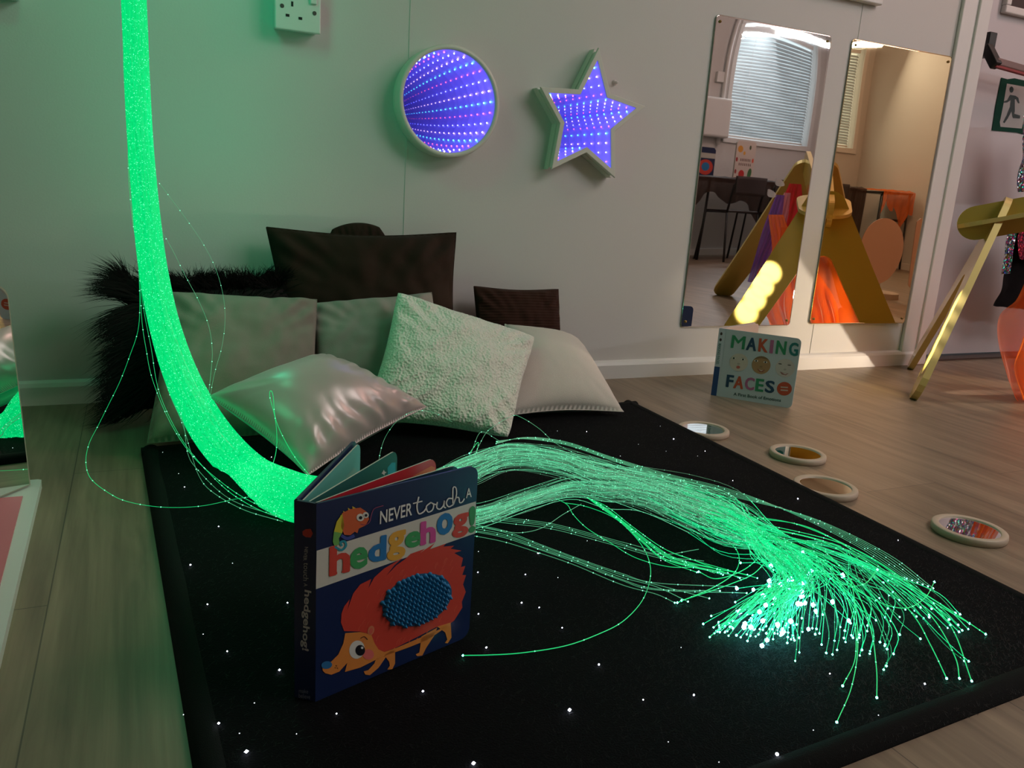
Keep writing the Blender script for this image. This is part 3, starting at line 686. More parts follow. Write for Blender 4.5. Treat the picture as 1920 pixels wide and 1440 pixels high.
for ch, xl, yb, xr, yt, col in LET:
    dy = -.25*(xr-xl)
    for q, (ox, oy) in enumerate(((0, 0), (3.5, -1), (-3.5, 1), (0, 3), (0, -3))):
        put_text(mb, ch, k7(xl+ox, yb+oy), k7(xr+ox, yb+dy+oy), k7(xl+2+ox, yt+oy), flat(col), NF, K(3)+q*.00002, .022)
    if ch == 'h':
        w = (xr-xl); 
        for fx in (.18, .82): q = xl+w*fx; yb2 = yb+dy*fx; dec([(q-w*.2, yb2+w*.05), (q+w*.2, yb2-w*.05), (q+w*.2, yb2-w*.17), (q-w*.2, yb2-w*.07)], col, K(3)+.00005)
fc = mb.build('front_cover', hb)
# raised rubber spikes in the oval window
mb = MB(); rub = mat('blue_rubber', (.012, .20, .42), .3)
ux = (k7(900, 0)-k7(800, 0)).normalized()
O = k7(804, 812); e1 = (k7(804+100*math.cos(-.42), 812+100*math.sin(-.42))-O)/100; e2 = (k7(804-100*math.sin(-.42), 812+100*math.cos(-.42))-O)/100
for i in range(-8, 9):
    for j in range(-7, 8):
        x, y = i*24+(12 if j % 2 else 0), j*18
        if (x/176)**2+(y/117)**2 < 1:
            c = O+e1*x+e2*y+NF*K(4); mb.lathe([(.0031, 0), (.0020, .0018), (.0009, .0044), (.0001, .0052)], rub, (c, ux, UP, NF), n=7)
o = mb.build('spiky_touch_panel', fc); o['label'] = 'blue rubber spikes in an oval window'
# spine
mb = MB(); X = (S1-S0); w = X.length; X = X/w; NS = X.cross(UP)
if NS.dot(CC-S0) < 0: NS = -NS
mb.prism([(0, 0), (w, 0), (w, BH), (0, BH)], 0, -.003, navy, (S0, X, UP, NS))
ks = lambda x, y: at_plane(480+x/2.66667, 820+y/2.66667, S0, NS)
put_text(mb, 'NEVER', ks(245, 547), ks(237, 615), ks(262, 548), flat((.45, .45, .45)), NS, .0004, .01)
put_text(mb, 'touch', ks(240, 625), ks(237, 715), ks(266, 628), flat((.45, .45, .45)), NS, .0004)
put_text(mb, 'A', ks(240, 728), ks(240, 744), ks(258, 730), flat((.45, .45, .45)), NS, .0004)
put_text(mb, 'hedgehog!', ks(234, 758), ks(222, 1060), ks(278, 768), flat((.66, .66, .66)), NS, .0004, .025)
decal(mb, [(233, 470), (250, 458), (275, 457), (285, 480), (275, 500), (250, 498), (235, 488)], flat(RED), S0, NS, .0004, ks)
for q0_, q1_, tl, s_ in (((215, 1275), (262, 1280), (216, 1255), 'melly'), ((214, 1300), (272, 1308), (215, 1278), 'believe'), ((222, 1322), (268, 1330), (223, 1303), 'ideas')):
    put_text(mb, {'melly': 'make', 'believe': 'believe', 'ideas': 'ideas'}[s_], ks(*q0_), ks(*q1_), ks(*tl), flat((.30, .32, .40)), NS, .0004, .0)
mb.build('spine', hb)
mb = MB(); XB, NB = leaf(mb, S0, BO, BH, .0028, navy); 
pg1 = mat('page_teal', (.10, .34, .32), .35); pg2 = mat('page_dark_teal', (.015, .10, .095), .35); pg3 = mat('page_red', (.50, .02, .035), .35); pg4 = mat('page_navy_teal', (.012, .035, .07), .35)
mb.build('back_cover', hb)
def kpage(A, Nn): return lambda x, y: at_plane(480+x/2.66667, 820+y/2.66667, A, Nn)
SM = S0.lerp(S1, .5)
for A_, B_, m_, art in ((S0.lerp(S1, .12)+Vector((.003, .002, 0)), BO+Vector((.0045, -.0035, 0)), pg1, [([(365, 310), (385, 250), (398, 262), (392, 300), (372, 330)], (.5, .04, .03)), ([(410, 270), (430, 235), (450, 240), (430, 270)], (.45, .30, .06)), ([(440, 200), (480, 150), (500, 170), (498, 205), (460, 235)], (.18, .40, .34))]),
                   (S0.lerp(S1, .35)+Vector((.003, .002, 0)), Vector((.248, -1.053, z0)), pg2, [([(628, 168), (632, 160), (636, 170), (645, 173), (636, 180), (634, 190), (628, 182), (620, 180)], (.6, .6, .55)), ([(650, 150), (672, 125), (690, 125), (690, 200), (670, 222), (652, 215)], (.02, .32, .36)), ([(545, 245), (552, 238), (560, 250), (557, 265)], (.6, .5, .15)), ([(565, 250), (570, 262), (575, 248), (580, 262), (572, 270)], (.6, .5, .15))]),
                   (S0.lerp(S1, .58)+Vector((.003, .002, 0)), Vector((.281, -1.088, z0)), pg3, [([(780, 190), (870, 142), (888, 148), (888, 195), (790, 235)], (.62, .16, .06)), ([(815, 215), (832, 196), (850, 200), (845, 215)], (.62, .55, .45))]),
                   (S0.lerp(S1, .80)+Vector((.003, .002, 0)), Vector((.2975, -1.115, z0)), pg4, [([(940, 205), (965, 190), (1000, 180), (1006, 192), (960, 212)], (.05, .22, .24)), ([(905, 222), (918, 215), (920, 222)], (.1, .3, .4))])):
    mb = MB(); X, Np = leaf(mb, A_, B_, BH-.006, .0016, m_, z=.003, side=paper)
    if Np.dot(CC-A_) < 0: Np = -Np; offp = .0002
    else: offp = .0018
    for q, col in art: decal(mb, q, flat(col), A_, Np, offp, kpage(A_, Np))
    mb.build('page', hb)

# ------------------------------------------------------------------ making faces board book
MH = .18
fb = thing('faces_board_book', 'pale blue board book with three baby faces, standing open on the wooden floor', 'book', (1.38, -.24, 0))
A0 = at_z(1343, 742); A0.z = 0; FE = at_z(1484, 766); FE.z = 0; BE = Vector((1.560, -.145, 0))
SW = .012
dirf = (FE-A0).normalized(); NM = dirf.cross(UP)
if NM.dot(CC-A0) < 0: NM = -NM
H1 = A0+dirf*.011                                   # spine is the first centimetre, turned away a little
SA = A0-NM*.006
pale = mat('cover_pale_blue', (.50, .53, .58), .4)
mb = MB(); leaf(mb, A0+dirf*.004, FE, MH, -.0028, pale)
k8 = lambda x, y: at_plane(1320+x/7.2, 590+y/7.2, A0, NM)
def d8(pts, col, off, rough=.4): decal(mb, pts, flat(col, rough), A0, NM, off, k8)
G, NV, OR, PK, TL_ = (.03, .24, .11), (.012, .05, .11), (.52, .08, .035), (.42, .12, .25), (.015, .16, .16)
for ch, bl, br, tl, col in (('M', (365, 445), (540, 466), (388, 275), G), ('A', (567, 473), (697, 490), (590, 303), NV), ('K', (733, 494), (855, 511), (752, 318), OR), ('I', (885, 516), (923, 521), (904, 340), PK), ('N', (967, 525), (1095, 541), (990, 347), G), ('G', (1145, 548), (1262, 562), (1160, 370), TL_),
                            ('F', (297, 972), (385, 984), (316, 808), NV), ('A', (397, 988), (522, 1004), (420, 824), OR), ('C', (550, 1008), (668, 1024), (566, 840), PK), ('E', (693, 1028), (793, 1042), (712, 860), G), ('S', (822, 1045), (940, 1062), (840, 883), NV)):
    for q, (ox, oy) in enumerate(((0, 0), (5, .5), (-5, -.5), (0, 3))):
        put_text(mb, ch, k8(bl[0]+ox, bl[1]+oy), k8(br[0]+ox, br[1]+oy), k8(tl[0]+ox, tl[1]+oy), flat(col), NM, .0005+q*.00003, .0 if ch == 'M' else .018)
put_text(mb, 'A First Book of Emotions', k8(397, 1090), k8(1037, 1178), k8(402, 1048), flat((.03, .06, .06)), NM, .0004, .02)
for (cx_, cy_, r_), sk_, kind in (((470, 643, 125), (.60, .50, .44), 0), ((772, 680, 127), (.40, .22, .11), 1), ((1095, 720, 130), (.56, .48, .46), 2)):
    d8(ell(cx_, cy_, r_, r_*.95), sk_, .0004)
    dk = tuple(c*.75 for c in sk_); e = (.03, .02, .02)
    for s_ in (-1, 1):
        ex_, ey_ = cx_+s_*62-5, cy_-48+s_*9
        d8(ell(ex_, ey_, 26, 13 if kind < 2 else 6, .1), (.75, .7, .65) if kind < 2 else e, .0006)
        if kind < 2: d8(ell(ex_, ey_, 12, 12), e, .0008)
        d8([(ex_-28, ey_-20), (ex_, ey_-28), (ex_+28, ey_-16), (ex_, ey_-22)], dk, .0006)
    d8(ell(cx_-2, cy_+20, 20, 12), dk, .0006)
    if kind == 0: d8(ell(cx_-8, cy_+66, 26, 20), (.50, .12, .10), .0006)
    elif kind == 1:
        d8([(cx_-55, cy_+50), (cx_, cy_+68), (cx_+52, cy_+62), (cx_+25, cy_+92), (cx_-25, cy_+90)], (.30, .08, .06), .0006); d8([(cx_-38, cy_+58), (cx_, cy_+70), (cx_+35, cy_+68), (cx_, cy_+80)], (.7, .65, .58), .0008)
    else:
        d8([(cx_-70, cy_+48), (cx_, cy_+68), (cx_+48, cy_+72), (cx_+10, cy_+98), (cx_-45, cy_+85)], (.35, .12, .12), .0006); d8([(cx_-50, cy_+58), (cx_, cy_+72), (cx_+35, cy_+76), (cx_, cy_+84)], (.66, .6, .58), .0008)
    d8([(cx_+math.cos(t)*r_, cy_+math.sin(t)*r_*.95) for t in [math.pi*(1.18+.64*k/14) for k in range(15)]]+[(cx_+r_*.55, cy_-r_*.62), (cx_, cy_-r_*.74), (cx_-r_*.55, cy_-r_*.66)], tuple(c*.55 for c in sk_), .00055) if kind == 1 else None
d8(ell(1085, 1000, 101, 92), (.50, .07, .03), .0004)
for y_ in (968, 1008): d8([(1035, y_), (1135, y_+6), (1132, y_+24), (1035, y_+18)], (.55, .40, .36), .0006)
mb.build('front_cover', fb)
# spine with printed strip
SP0 = A0+Vector((-.010, .010, 0)); SPX = (A0-SP0); w = SPX.length; SPX = SPX/w; NN = SPX.cross(UP)
if NN.dot(CC-A0) < 0: NN = -NN
mb = MB(); mb.prism([(0, 0), (w+.004, 0), (w+.004, MH), (0, MH)], 0, -.003, pale, (SP0, SPX, UP, NN))
f2d = lambda x, z: SP0+SPX*x+UP*z
def d9(q, col): decal(mb, q, flat(col), SP0, NN, .0004, lambda x, z: f2d(x, z))
d9([(.0, 0), (w, 0), (w, .078), (.0, .078)], (.012, .05, .16))
for z_, c_ in ((.166, (.05, .03, .03)), (.150, (.05, .03, .03))): d9(ell(w*.5, z_, .003, .004), c_)
put_text(mb, 'MAKING FACES', f2d(w*.25, .14), f2d(w*.25, .085), f2d(w*.75, .14), flat((.10, .22, .20)), NN, .0005, .02)
mb.build('spine', fb)
pinkp = mat('inner_page_pink', (.62, .47, .42), .5)
mb = MB(); Xb, Nb = leaf(mb, SP0+Vector((.002, .002, 0)), BE, MH, .0024, flat((.012, .03, .12)), side=pale)
leaf(mb, SP0+Vector((.003, .002, 0))+Nb*.0025, BE+Nb*.0025-Xb*.002, MH-.001, .0006, pinkp, z=.0005, side=pinkp); mb.build('back_cover', fb)
for k, bt in enumerate((.35, .7)):
    mb = MB(); leaf(mb, SP0+Vector((.004+.002*k, .001, 0)), BE+Vector((.004*k, -.004-.004*k, 0)), MH-.006, .0015, pinkp, z=.003, side=paper); mb.build('page', fb)

# ------------------------------------------------------------------ little round mirrors on the floor
wood_m = mat('pale_beech', (.52, .41, .31), .5, bump=(60, .05, 'noise'), var=(9, (.46, .36, .27)))
small_mir = mirror_mat('small_mirror', (.84, .84, .84), .02)
MAPP = [(1319.5, 803, 'round wooden-rimmed mirror disc farthest back, touching the rug edge by the label'), (1496, 848, 'round wooden-rimmed mirror disc, second from the back of four, reflecting amber'), (1548, 910, 'round wooden-rimmed mirror disc reflecting pale yellow, beside the rug edge'), (1818, 989, 'round wooden-rimmed mirror disc nearest the right edge, reflecting orange')]
first = None
for x, y, lab in MAPP:
    p = at_z(x, y, .011)
    if first is None:
        first = thing('mirror_disc', lab, 'mirror', (p.x, p.y, 0), 'round mirror discs on the floor'); f0 = p
        fr = (Vector((p.x, p.y, 0)), Vector((1, 0, 0)), Vector((0, 1, 0)), UP)
        mb = MB(); mb.lathe([(.0538, 0), (.0553, .0015), (.0558, .006), (.0552, .0108), (.0535, .012), (.0455, .012), (.0445, .0112), (.0442, .0095), (.0442, .004), (.001, .004)], wood_m, fr, n=72); mb.build('wooden_rim', first)
        mb = MB(); disc(mb, .0444, .0100, small_mir, fr, False, n=48, rings=3); o = mb.build('mirror_plate', first); face_out(o, UP)
    else: copy_tree(first, (p.x-f0.x, p.y-f0.y, 0), lab)

# ------------------------------------------------------------------ standing mirror at the left edge
ms = thing('standing_mirror', 'rounded mirror panel standing upright at the left edge, reflecting the green bundle', 'mirror', (-.2, -.6, 0))
Pb = Vector((-.162, -.532, .014)); D = Vector((-.62, -.785, 0)).normalized(); top = at_wall(7, 560, -.545)
Hm = .305; lean = Vector((top.x-Pb.x, top.y-Pb.y, 0))*.6; Yv = (UP*Hm+lean).normalized(); NMi = D.cross(Yv)
if NMi.x < 0: NMi = -NMi
r = .02; w = .34
pl = [(0, 0), (w, 0), (w, Hm)]+[(r-r*math.sin(t), Hm-r+r*math.cos(t)) for t in [math.pi/2*k/6 for k in range(7)]]
mb = MB(); mb.prism(pl, 0, -.006, mat('stand_beige_edge', (.36, .31, .25), .4), (Pb, D, Yv, NMi)); mb.build('backing_board', ms)
pl2 = [(x*.985+.0028, y*.985+.0025) for x, y in pl]
mb = MB(); mb.prism(pl2, .0002, .0010, mirror_mat('panel_mirror', (.80, .78, .78), .01), (Pb, D, Yv, NMi)); mb.build('mirror_face', ms)
pk = thing('pink_topped_board', 'low white-edged board with a shiny pink top lying at the left edge', 'board', (-.35, -.8, 0))
mb = MB()
rr = [(-.155, -.503), (-.150, -.507), (-.141, -1.02), (-.145, -1.04), (-.62, -1.04), (-.62, -.503)]
mb.prism(rr, 0, .012, plastic_m); mb.build('base_board', pk, bevel=.004)
mb = MB(); pA, pB = at_z(43, 930, .014), at_z(-6, 1120, .014); dAB = pB-pA
mb.prism([(pA.x, pA.y), (pA.x+dAB.x*2.2, pA.y+dAB.y*2.2), (-.6, -1.0), (-.6, -.56)], .0121, .0140, mat('pink_acrylic', (.78, .22, .26), .12, spec=.6)); mb.build('pink_top', pk)
# ------------------------------------------------------------------ fibre optic bundle
fo = thing('fibre_optic_bundle', 'thick glowing green bundle of fibre optic strands hanging down and fanning across the rug', 'light', (.011, -.35, 1.6))
def core_material():
    m = bpy.data.materials.new('green_light_core'); m.use_nodes = True; nt = m.node_tree; b = nt.nodes['Principled BSDF']
    tc = nt.nodes.new('ShaderNodeTexCoord')
    mp = nt.nodes.new('ShaderNodeMapping'); mp.inputs['Scale'].default_value = (1, 1, .35); nt.links.new(tc.outputs['Object'], mp.inputs[0])
    n1 = nt.nodes.new('ShaderNodeTexNoise'); n1.inputs['Scale'].default_value = 260; n1.inputs['Detail'].default_value = 3; nt.links.new(tc.outputs['Object'], n1.inputs['Vector'])
    rp = nt.nodes.new('ShaderNodeValToRGB'); e = rp.color_ramp.elements
    e[0].position = .35; e[0].color = (.0, .44, .11, 1); e[1].position = .80; e[1].color = (.03, .95, .36, 1); k = e.new(.58); k.color = (0, .68, .20, 1)
    nt.links.new(n1.outputs['Fac'], rp.inputs[0]); nt.links.new(rp.outputs[0], b.inputs['Emission Color']); b.inputs['Emission Strength'].default_value = 1.05
    b.inputs['Base Color'].default_value = (.02, .2, .08, 1); b.inputs['Roughness'].default_value = .3
    return m
core_m = core_material()
s_hot = mat('strand_bright', (.02, .3, .12), .3, emit=(.0, .62, .17), estr=1.0, sampling='NONE')
s_dim = mat('strand_clear', (.30, .42, .34), .25, emit=(.05, .42, .19), estr=.52, sampling='NONE')
s_dims = [mat('strand_clear_%d' % i, (.30, .42, .34), .25, emit=(.06, .42, .21), estr=e, sampling='NONE') for i, e in enumerate((.12, .35, .7, 1.25))]
s_ends = [mat('strand_end_%d' % i, (.1, .5, .25), .3, emit=(.0, .72, .26), estr=e, sampling='NONE') for i, e in enumerate((.25, .6, 1.0))]
s_end = mat('strand_end', (.1, .5, .2), .3, emit=(.0, .70, .20), estr=.72, sampling='NONE')
spark = mat('strand_sparkle', (.5, 1, .8), .3, emit=(.25, 1.0, .62), estr=1.6, sampling='NONE')
tip_m = mat('strand_tip', (.5, 1, .8), .3, emit=(.10, 1.0, .60), estr=20)
tip_b = mat('strand_tip_blue', (.5, 1, 1), .3, emit=(.20, .85, 1.0), estr=40)
HANG = [Vector((.010, -.35, 2.395)), Vector((.010, -.35, 1.4)), at_wall(251, 0, -.35), at_wall(256, 130, -.352), at_wall(263, 260, -.358), at_wall(274, 390, -.372), at_wall(287, 500, -.392), at_wall(309, 610, -.42), at_wall(345, 715, -.452),
        at_wall(398, 812, -.495), at_wall(465, 885, -.545), at_z(535, 925, .042), at_z(600, 940, .042), at_z(690, 945, .042)]
HR = [.0165, .0165, .0168, .0172, .0178, .0190, .0205, .0225, .0255, .029, .031, .032, .032, .031]
NH = 70
hp = catmull(HANG, NH); hr = [HR[min(int(i/NH*13), 12)]+(HR[min(int(i/NH*13)+1, 13)]-HR[min(int(i/NH*13), 12)])*((i/NH*13) % 1) for i in range(NH+1)]
hfr = []
x_ = Vector((1, 0, 0))
for i, p in enumerate(hp):
    t = (hp[min(i+1, NH)]-hp[max(i-1, 0)]).normalized(); x_ = (x_-t*x_.dot(t)).normalized(); hfr.append((x_.copy(), t.cross(x_)))
mb = MB()
def corep(u, v):
    s_ = v*NH; i = min(int(s_), NH-1); t = s_-i; p = hp[i].lerp(hp[i+1], t); X, Y = hfr[i]; r = hr[i]+(hr[i+1]-hr[i])*t
    a = 2*math.pi*u; r *= .90+.05*math.sin(a*9+v*30)
    p = p+(X*math.cos(a)+Y*math.sin(a))*r; p.z = max(p.z, .0135); return p
mb.grid(corep, 48, 260, core_m); mb.build('glowing_core', fo)

def hang_strand(a, k0=0, k1=NH, tw=0, rr=1.0):
    out = []
    for i in range(k0, k1+1):
        X, Y = hfr[i]; an = a+tw*i/NH; q = hp[i]+(X*math.cos(an)+Y*math.sin(an))*hr[i]*rr; q.z = max(q.z, .0125); out.append(q)
    return out
def add_strand(mb, pts, segs, r=.00045, beads=True, sp=.036, br=.00085, tip=None, n=4, tm=None):
    """segs: list of (last index, material)"""
    i0 = 0
    for last, m in segs:
        last = min(last, len(pts)-1)
        if last > i0: mb.tube(pts[i0:last+1], r, m, n=n, cap=False, smooth=True); i0 = last
    if beads:
        d = random.uniform(0, sp)
        for i in range(len(pts)-1):
            L = (pts[i+1]-pts[i]).length; d -= L
            while d < 0:
                octa(mb, pts[i+1]+(pts[i]-pts[i+1]).normalized()*min(-d, L) if L > 1e-6 else pts[i], br, spark, True); d += random.uniform(sp*.7, sp*1.3)
    if tip: octa(mb, pts[-1], tip, tm or tip_m, True)
def perp(pl):
    out = []
    for i, (x, y, z) in enumerate(pl):
        a, b = pl[max(i-1, 0)], pl[min(i+1, len(pl)-1)]; dx, dy = b[0]-a[0], b[1]-a[1]; L = math.hypot(dx, dy); out.append((-dy/L, dx/L))
    return out
ARM_A = [(690, 945, .040), (790, 915, .060), (880, 878, .072), (955, 853, .078), (1040, 862, .074), (1120, 885, .062), (1200, 905, .052), (1290, 935, .046), (1370, 968, .042)]
WA = [26, 34, 36, 34, 32, 34, 40, 44, 46]
ARM_B = [(690, 950, .035), (790, 965, .030), (890, 968, .032), (990, 937, .038), (1070, 915, .044), (1140, 918, .046), (1210, 925, .046), (1300, 958, .044), (1380, 992, .040)]
WB = [24, 26, 24, 22, 24, 30, 36, 42, 46]
def arm(arm_, W_, a, b, z_add):
    pr = perp(arm_); out = []
    for i, (x, y, z) in enumerate(arm_):
        s_ = a+(b-a)*i/(len(arm_)-1); j = noise.noise((i*.9, a*7, b*5))*.42
        out.append(at_z(x+pr[i][0]*W_[i]*(s_+j), y+pr[i][1]*W_[i]*(s_+j), max(.014, z+z_add*(1-abs(s_)*.5))))
    return out
def floor_strand(k):
    """one strand of the fan, from behind the book to its lit tip"""
    a = random.uniform(-1, 1)*random.uniform(.5, 1.0); b = max(-1, min(1, a*.5+random.uniform(-.7, .7)))
    A = random.random() < .56
    pts = arm(ARM_A if A else ARM_B, WA if A else WB, a, b, random.uniform(-.012, .012))
    c = random.random()
    if c < .42:      # curls back to the lower left
        q = random.random(); tx = 1318+170*q+random.gauss(0, 8); ty = 1168+18*q+random.gauss(0, 14); nx = 1465+b*45+random.gauss(0, 14)
        mid = [(nx-15, 1035+b*12+random.gauss(0, 8), .05), (nx+18+20*q, 1082+random.gauss(0, 8), .048), (tx*.45+(nx+25)*.55, 1118+random.gauss(0, 8)+8*q, .036), (tx, ty, .0145)]
    elif c < .64:    # the bright clump
        tx, ty = 1475+random.gauss(0, 42), 1118+random.gauss(0, 34)
        mid = [(1455+b*40, 1030+b*10, .052), (1505+random.gauss(0, 20), 1065+random.gauss(0, 14), .050), (tx, ty, random.uniform(.015, .045))]
    elif c < .86:    # straight down-right
        q = random.random(); tx = 1490+190*q+random.gauss(0, 10); ty = 1185+30*q+random.gauss(0, 24); nx = 1475+b*50
        mid = [(nx, 1020+b*14, .055), (nx*.5+tx*.5+22, 1072+random.gauss(0, 10)+12*q, .055), (tx+4, ty-48, .034), (tx, ty, .0145)]
    else:            # far right
        q = random.random(); tx = 1640+200*q+random.gauss(0, 8); ty = 1120+85*q+random.gauss(0, 22); 
        mid = [(1490+b*20, 1010+b*8, .056), (1580+60*q, 1040+22*q+random.gauss(0, 8), .052), (tx-50, ty-45, .030), (tx, ty, .0145)]
    return pts+[at_z(*q) for q in mid], (.38 <= c < .60)
random.seed(11)
stuff = MB(); n_part = 0
def path_full(k, nfloor=56):
    a = random.uniform(0, 2*math.pi); rr = random.uniform(.93, 1.10); hs = hang_strand(a, 2, NH-4, random.uniform(-2.2, 2.2), rr)
    fs_, blue = floor_strand(k); fl = catmull([hs[-1]]+fs_[1:], nfloor)
    return hs+fl[1:], len(hs), blue
for k in range(215):
    pts, nh, blue = path_full(k); tm = tip_b if blue else tip_m
    segs = [(nh-1, s_hot), (nh+random.randint(30, 40), random.choice(s_dims)), (len(pts)-1, random.choice(s_ends))]
    tip = random.uniform(.0011, .0017)*(2.3 if blue else 1)
    if k < 48:
        mb = MB(); add_strand(mb, pts, segs, .00046, True, .038, .0007, tip, tm=tm); mb.build('fibre_strand', fo)
    else: add_strand(stuff, pts, segs, .00040, True, .044, .0006, tip, 3, tm)
# short sparkles over the core
for k in range(650):
    i = random.randint(8, NH-4); X, Y = hfr[i]; a = random.uniform(0, 2*math.pi); t = random.random(); p = hp[i].lerp(hp[min(i+1, NH)], t)
    octa(stuff, p+(X*math.cos(a)+Y*math.sin(a))*hr[i]*random.uniform(.98, 1.06), random.uniform(.0004, .0007), spark, True)
o = stuff.build('strand_mass', fo); o['kind'] = 'stuff'
# loose strands, each on its own way
def loose(P, r=.00045, m=None, sp=.04, tip=None, n=60, dense=.0010):
    W3 = []
    for q in P:
        w = at_wall(q[0], q[1], q[2]) if q[2] < 0 else at_z(q[0], q[1], q[2])
        W3.append(w if w.z > .018 or q[2] > 0 else at_z(q[0], q[1], .018))
    pts = catmull(W3, n)
    mb = MB(); add_strand(mb, pts, [(len(pts), m or s_dim)], r, True, sp, dense, tip); mb.build('fibre_strand', fo)
loose([(240, 0, -.34), (243, 150, -.34), (240, 300, -.345), (247, 400, -.35), (258, 480, -.37), (262, 560, -.40), (259, 618, -.41), (243, 668, -.41), (225, 715, -.40), (203, 760, -.39), (184, 798, -.39), (167, 832, -.40), (161, 866, .016), (170, 897, .013), (205, 925, .013), (241, 941, .022), (305, 951, .026), (376, 949, .026), (440, 936, .03), (480, 930, .05)], m=s_end, sp=.042, n=110)
loose([(255, 440, -.37), (262, 520, -.39), (266, 600, -.42), (274, 655, -.44), (286, 712, -.46), (318, 790, -.50), (361, 855, -.54), (420, 908, -.58), (480, 945, .04), (560, 972, .03), (640, 985, .03)], m=s_end)
loose([(252, 330, -.36), (260, 470, -.38), (268, 570, -.41), (283, 650, -.44), (300, 740, -.47), (345, 830, -.52), (410, 905, -.57), (470, 948, .04), (540, 975, .03), (620, 990, .03)], m=s_end)
loose([(265, 520, -.40), (285, 620, -.42), (312, 723, -.45), (340, 790, -.48), (357, 845, -.53), (372, 890, -.56), (395, 920, -.58), (455, 955, .03), (530, 978, .025)])
loose([(290, 600, -.42), (330, 745, -.47), (345, 800, -.50), (352, 850, -.54), (370, 880, -.56), (430, 935, .04), (520, 968, .03)])
loose([(270, 180, -.345), (276, 240, -.35), (282, 300, -.355), (286, 325, -.36), (312, 361, -.33), (347, 408, -.30), (380, 456, -.29), (404, 503, -.30), (418, 552, -.33), (422, 600, -.36), (416, 650, -.39), (403, 697, -.42), (394, 745, -.45), (392, 790, -.48)], r=.00032, dense=.0009)
loose([(283, 370, -.36), (298, 422, -.34), (324, 470, -.33), (348, 518, -.33), (372, 563, -.34), (391, 610, -.37), (398, 657, -.40), (395, 704, -.43), (389, 760, -.46), (391, 800, -.49)], r=.0004, dense=.0010)
loose([(505, 890, .03), (517, 850, -.60), (519, 815, -.60), (515, 780, -.60), (506, 745, -.60), (507, 733, -.60), (512, 742, -.60), (518, 790, -.60), (545, 845, -.61), (575, 885, .05), (605, 912, .04), (640, 935, .04)], r=.00055, m=s_end)
loose([(520, 895, .03), (555, 897, .035), (585, 893, .03), (620, 905, .03)], m=s_end)
loose([(555, 893, .03), (600, 905, .04), (640, 925, .04)], m=s_end)
loose([(700, 935, .04), (715, 840, -.60), (735, 800, -.58), (760, 778, -.56), (785, 770, -.54), (814, 774, -.52), (848, 791, -.50)], r=.00035)
loose([(870, 880, .05), (885, 845, .07), (897, 815, .075), (908, 810, .075), (925, 820, .06), (945, 832, .05)], r=.0004)
loose([(860, 885, .05), (890, 850, .06), (909, 815, .07), (925, 800, .08), (960, 780, .085), (978, 783, .085), (1010, 803, .07), (1045, 833, .055), (1100, 858, .05), (1200, 885, .04)], r=.0004)
loose([(880, 900, .05), (897, 831, .06), (880, 850, .06)], r=.0005, tip=.0012, m=s_end)
loose([(1060, 943, .04), (1100, 950, .035), (1150, 970, .03), (1185, 1000, .025), (1208, 1030, .02), (1219, 1060, .018), (1218, 1090, .016), (1203, 1128, .015), (1168, 1165, .014), (1122, 1189, .014), (1060, 1211, .0135), (980, 1224, .0135), (920, 1228, .0135), (868, 1229, .014)], r=.0005, tip=.0014, m=s_end, sp=.07)
for dx, dy, ex, ey in ((0, 0, 1330, 1122), (0, 4, 1290, 1128), (4, 8, 1350, 1108), (0, 18, 1265, 1130), (0, 10, 1400, 1112), (0, -3, 1380, 1100)):
    loose([(880, 985+dy, .03), (945+dx, 998+dy, .025), (1010, 1022+dy*.8, .022), (1075+dx, 1046+dy*.7, .02), (1165, 1078+dy, .018), (1230, 1096+dy, .018), (ex, ey, .0145)], m=s_dim, tip=.0012)
for dy, ex, ey in ((0, 1340, 1075), (6, 1320, 1052), (10, 1400, 1085), (3, 1310, 1030)):
    loose([(895, 965+dy, .03), (960, 972+dy, .028), (1040, 983+dy, .025), (1150, 1012+dy, .022), (1235, 1036+dy, .02), (ex, ey, .0145)])
loose([(895, 985, .03), (950, 997, .03), (985, 998, .028), (1020, 988, .03), (1055, 965, .035), (1090, 945, .04)])
loose([(1030, 930, .04), (1062, 945, .04), (1075, 965, .035), (1100, 990, .03), (1140, 1015, .025), (1190, 1045, .02), (1250, 1062, .018), (1300, 1064, .015)], m=s_end, tip=.001)
for j in range(9):
    s_ = random.uniform(-1, 1)
    loose([(1090+10*s_, 925+8*s_, .045), (1130+8*s_, 950, .04), (1170+14*s_, 980+6*s_, .032), (1220+24*s_, 1020+8*s_, .026), (1270+30*s_, 1050, .02), (1340+40*s_+8*j, 1078+6*s_, .0145)], m=s_end, tip=.0011)
for j in range(6):
    s_ = j/5
    loose([(930, 832-5*s_, .085), (985, 820+3*s_, .088), (1060, 828+6*s_, .08), (1150, 858+6*s_, .07), (1250, 888+9*s_, .06), (1370, 918+12*s_, .05), (1480+40*s_, 960+10*s_, .04), (1600+60*s_, 1020+16*s_, .03), (1700+50*s_, 1085+18*s_, .0145+.01*s_)], tip=.0012)
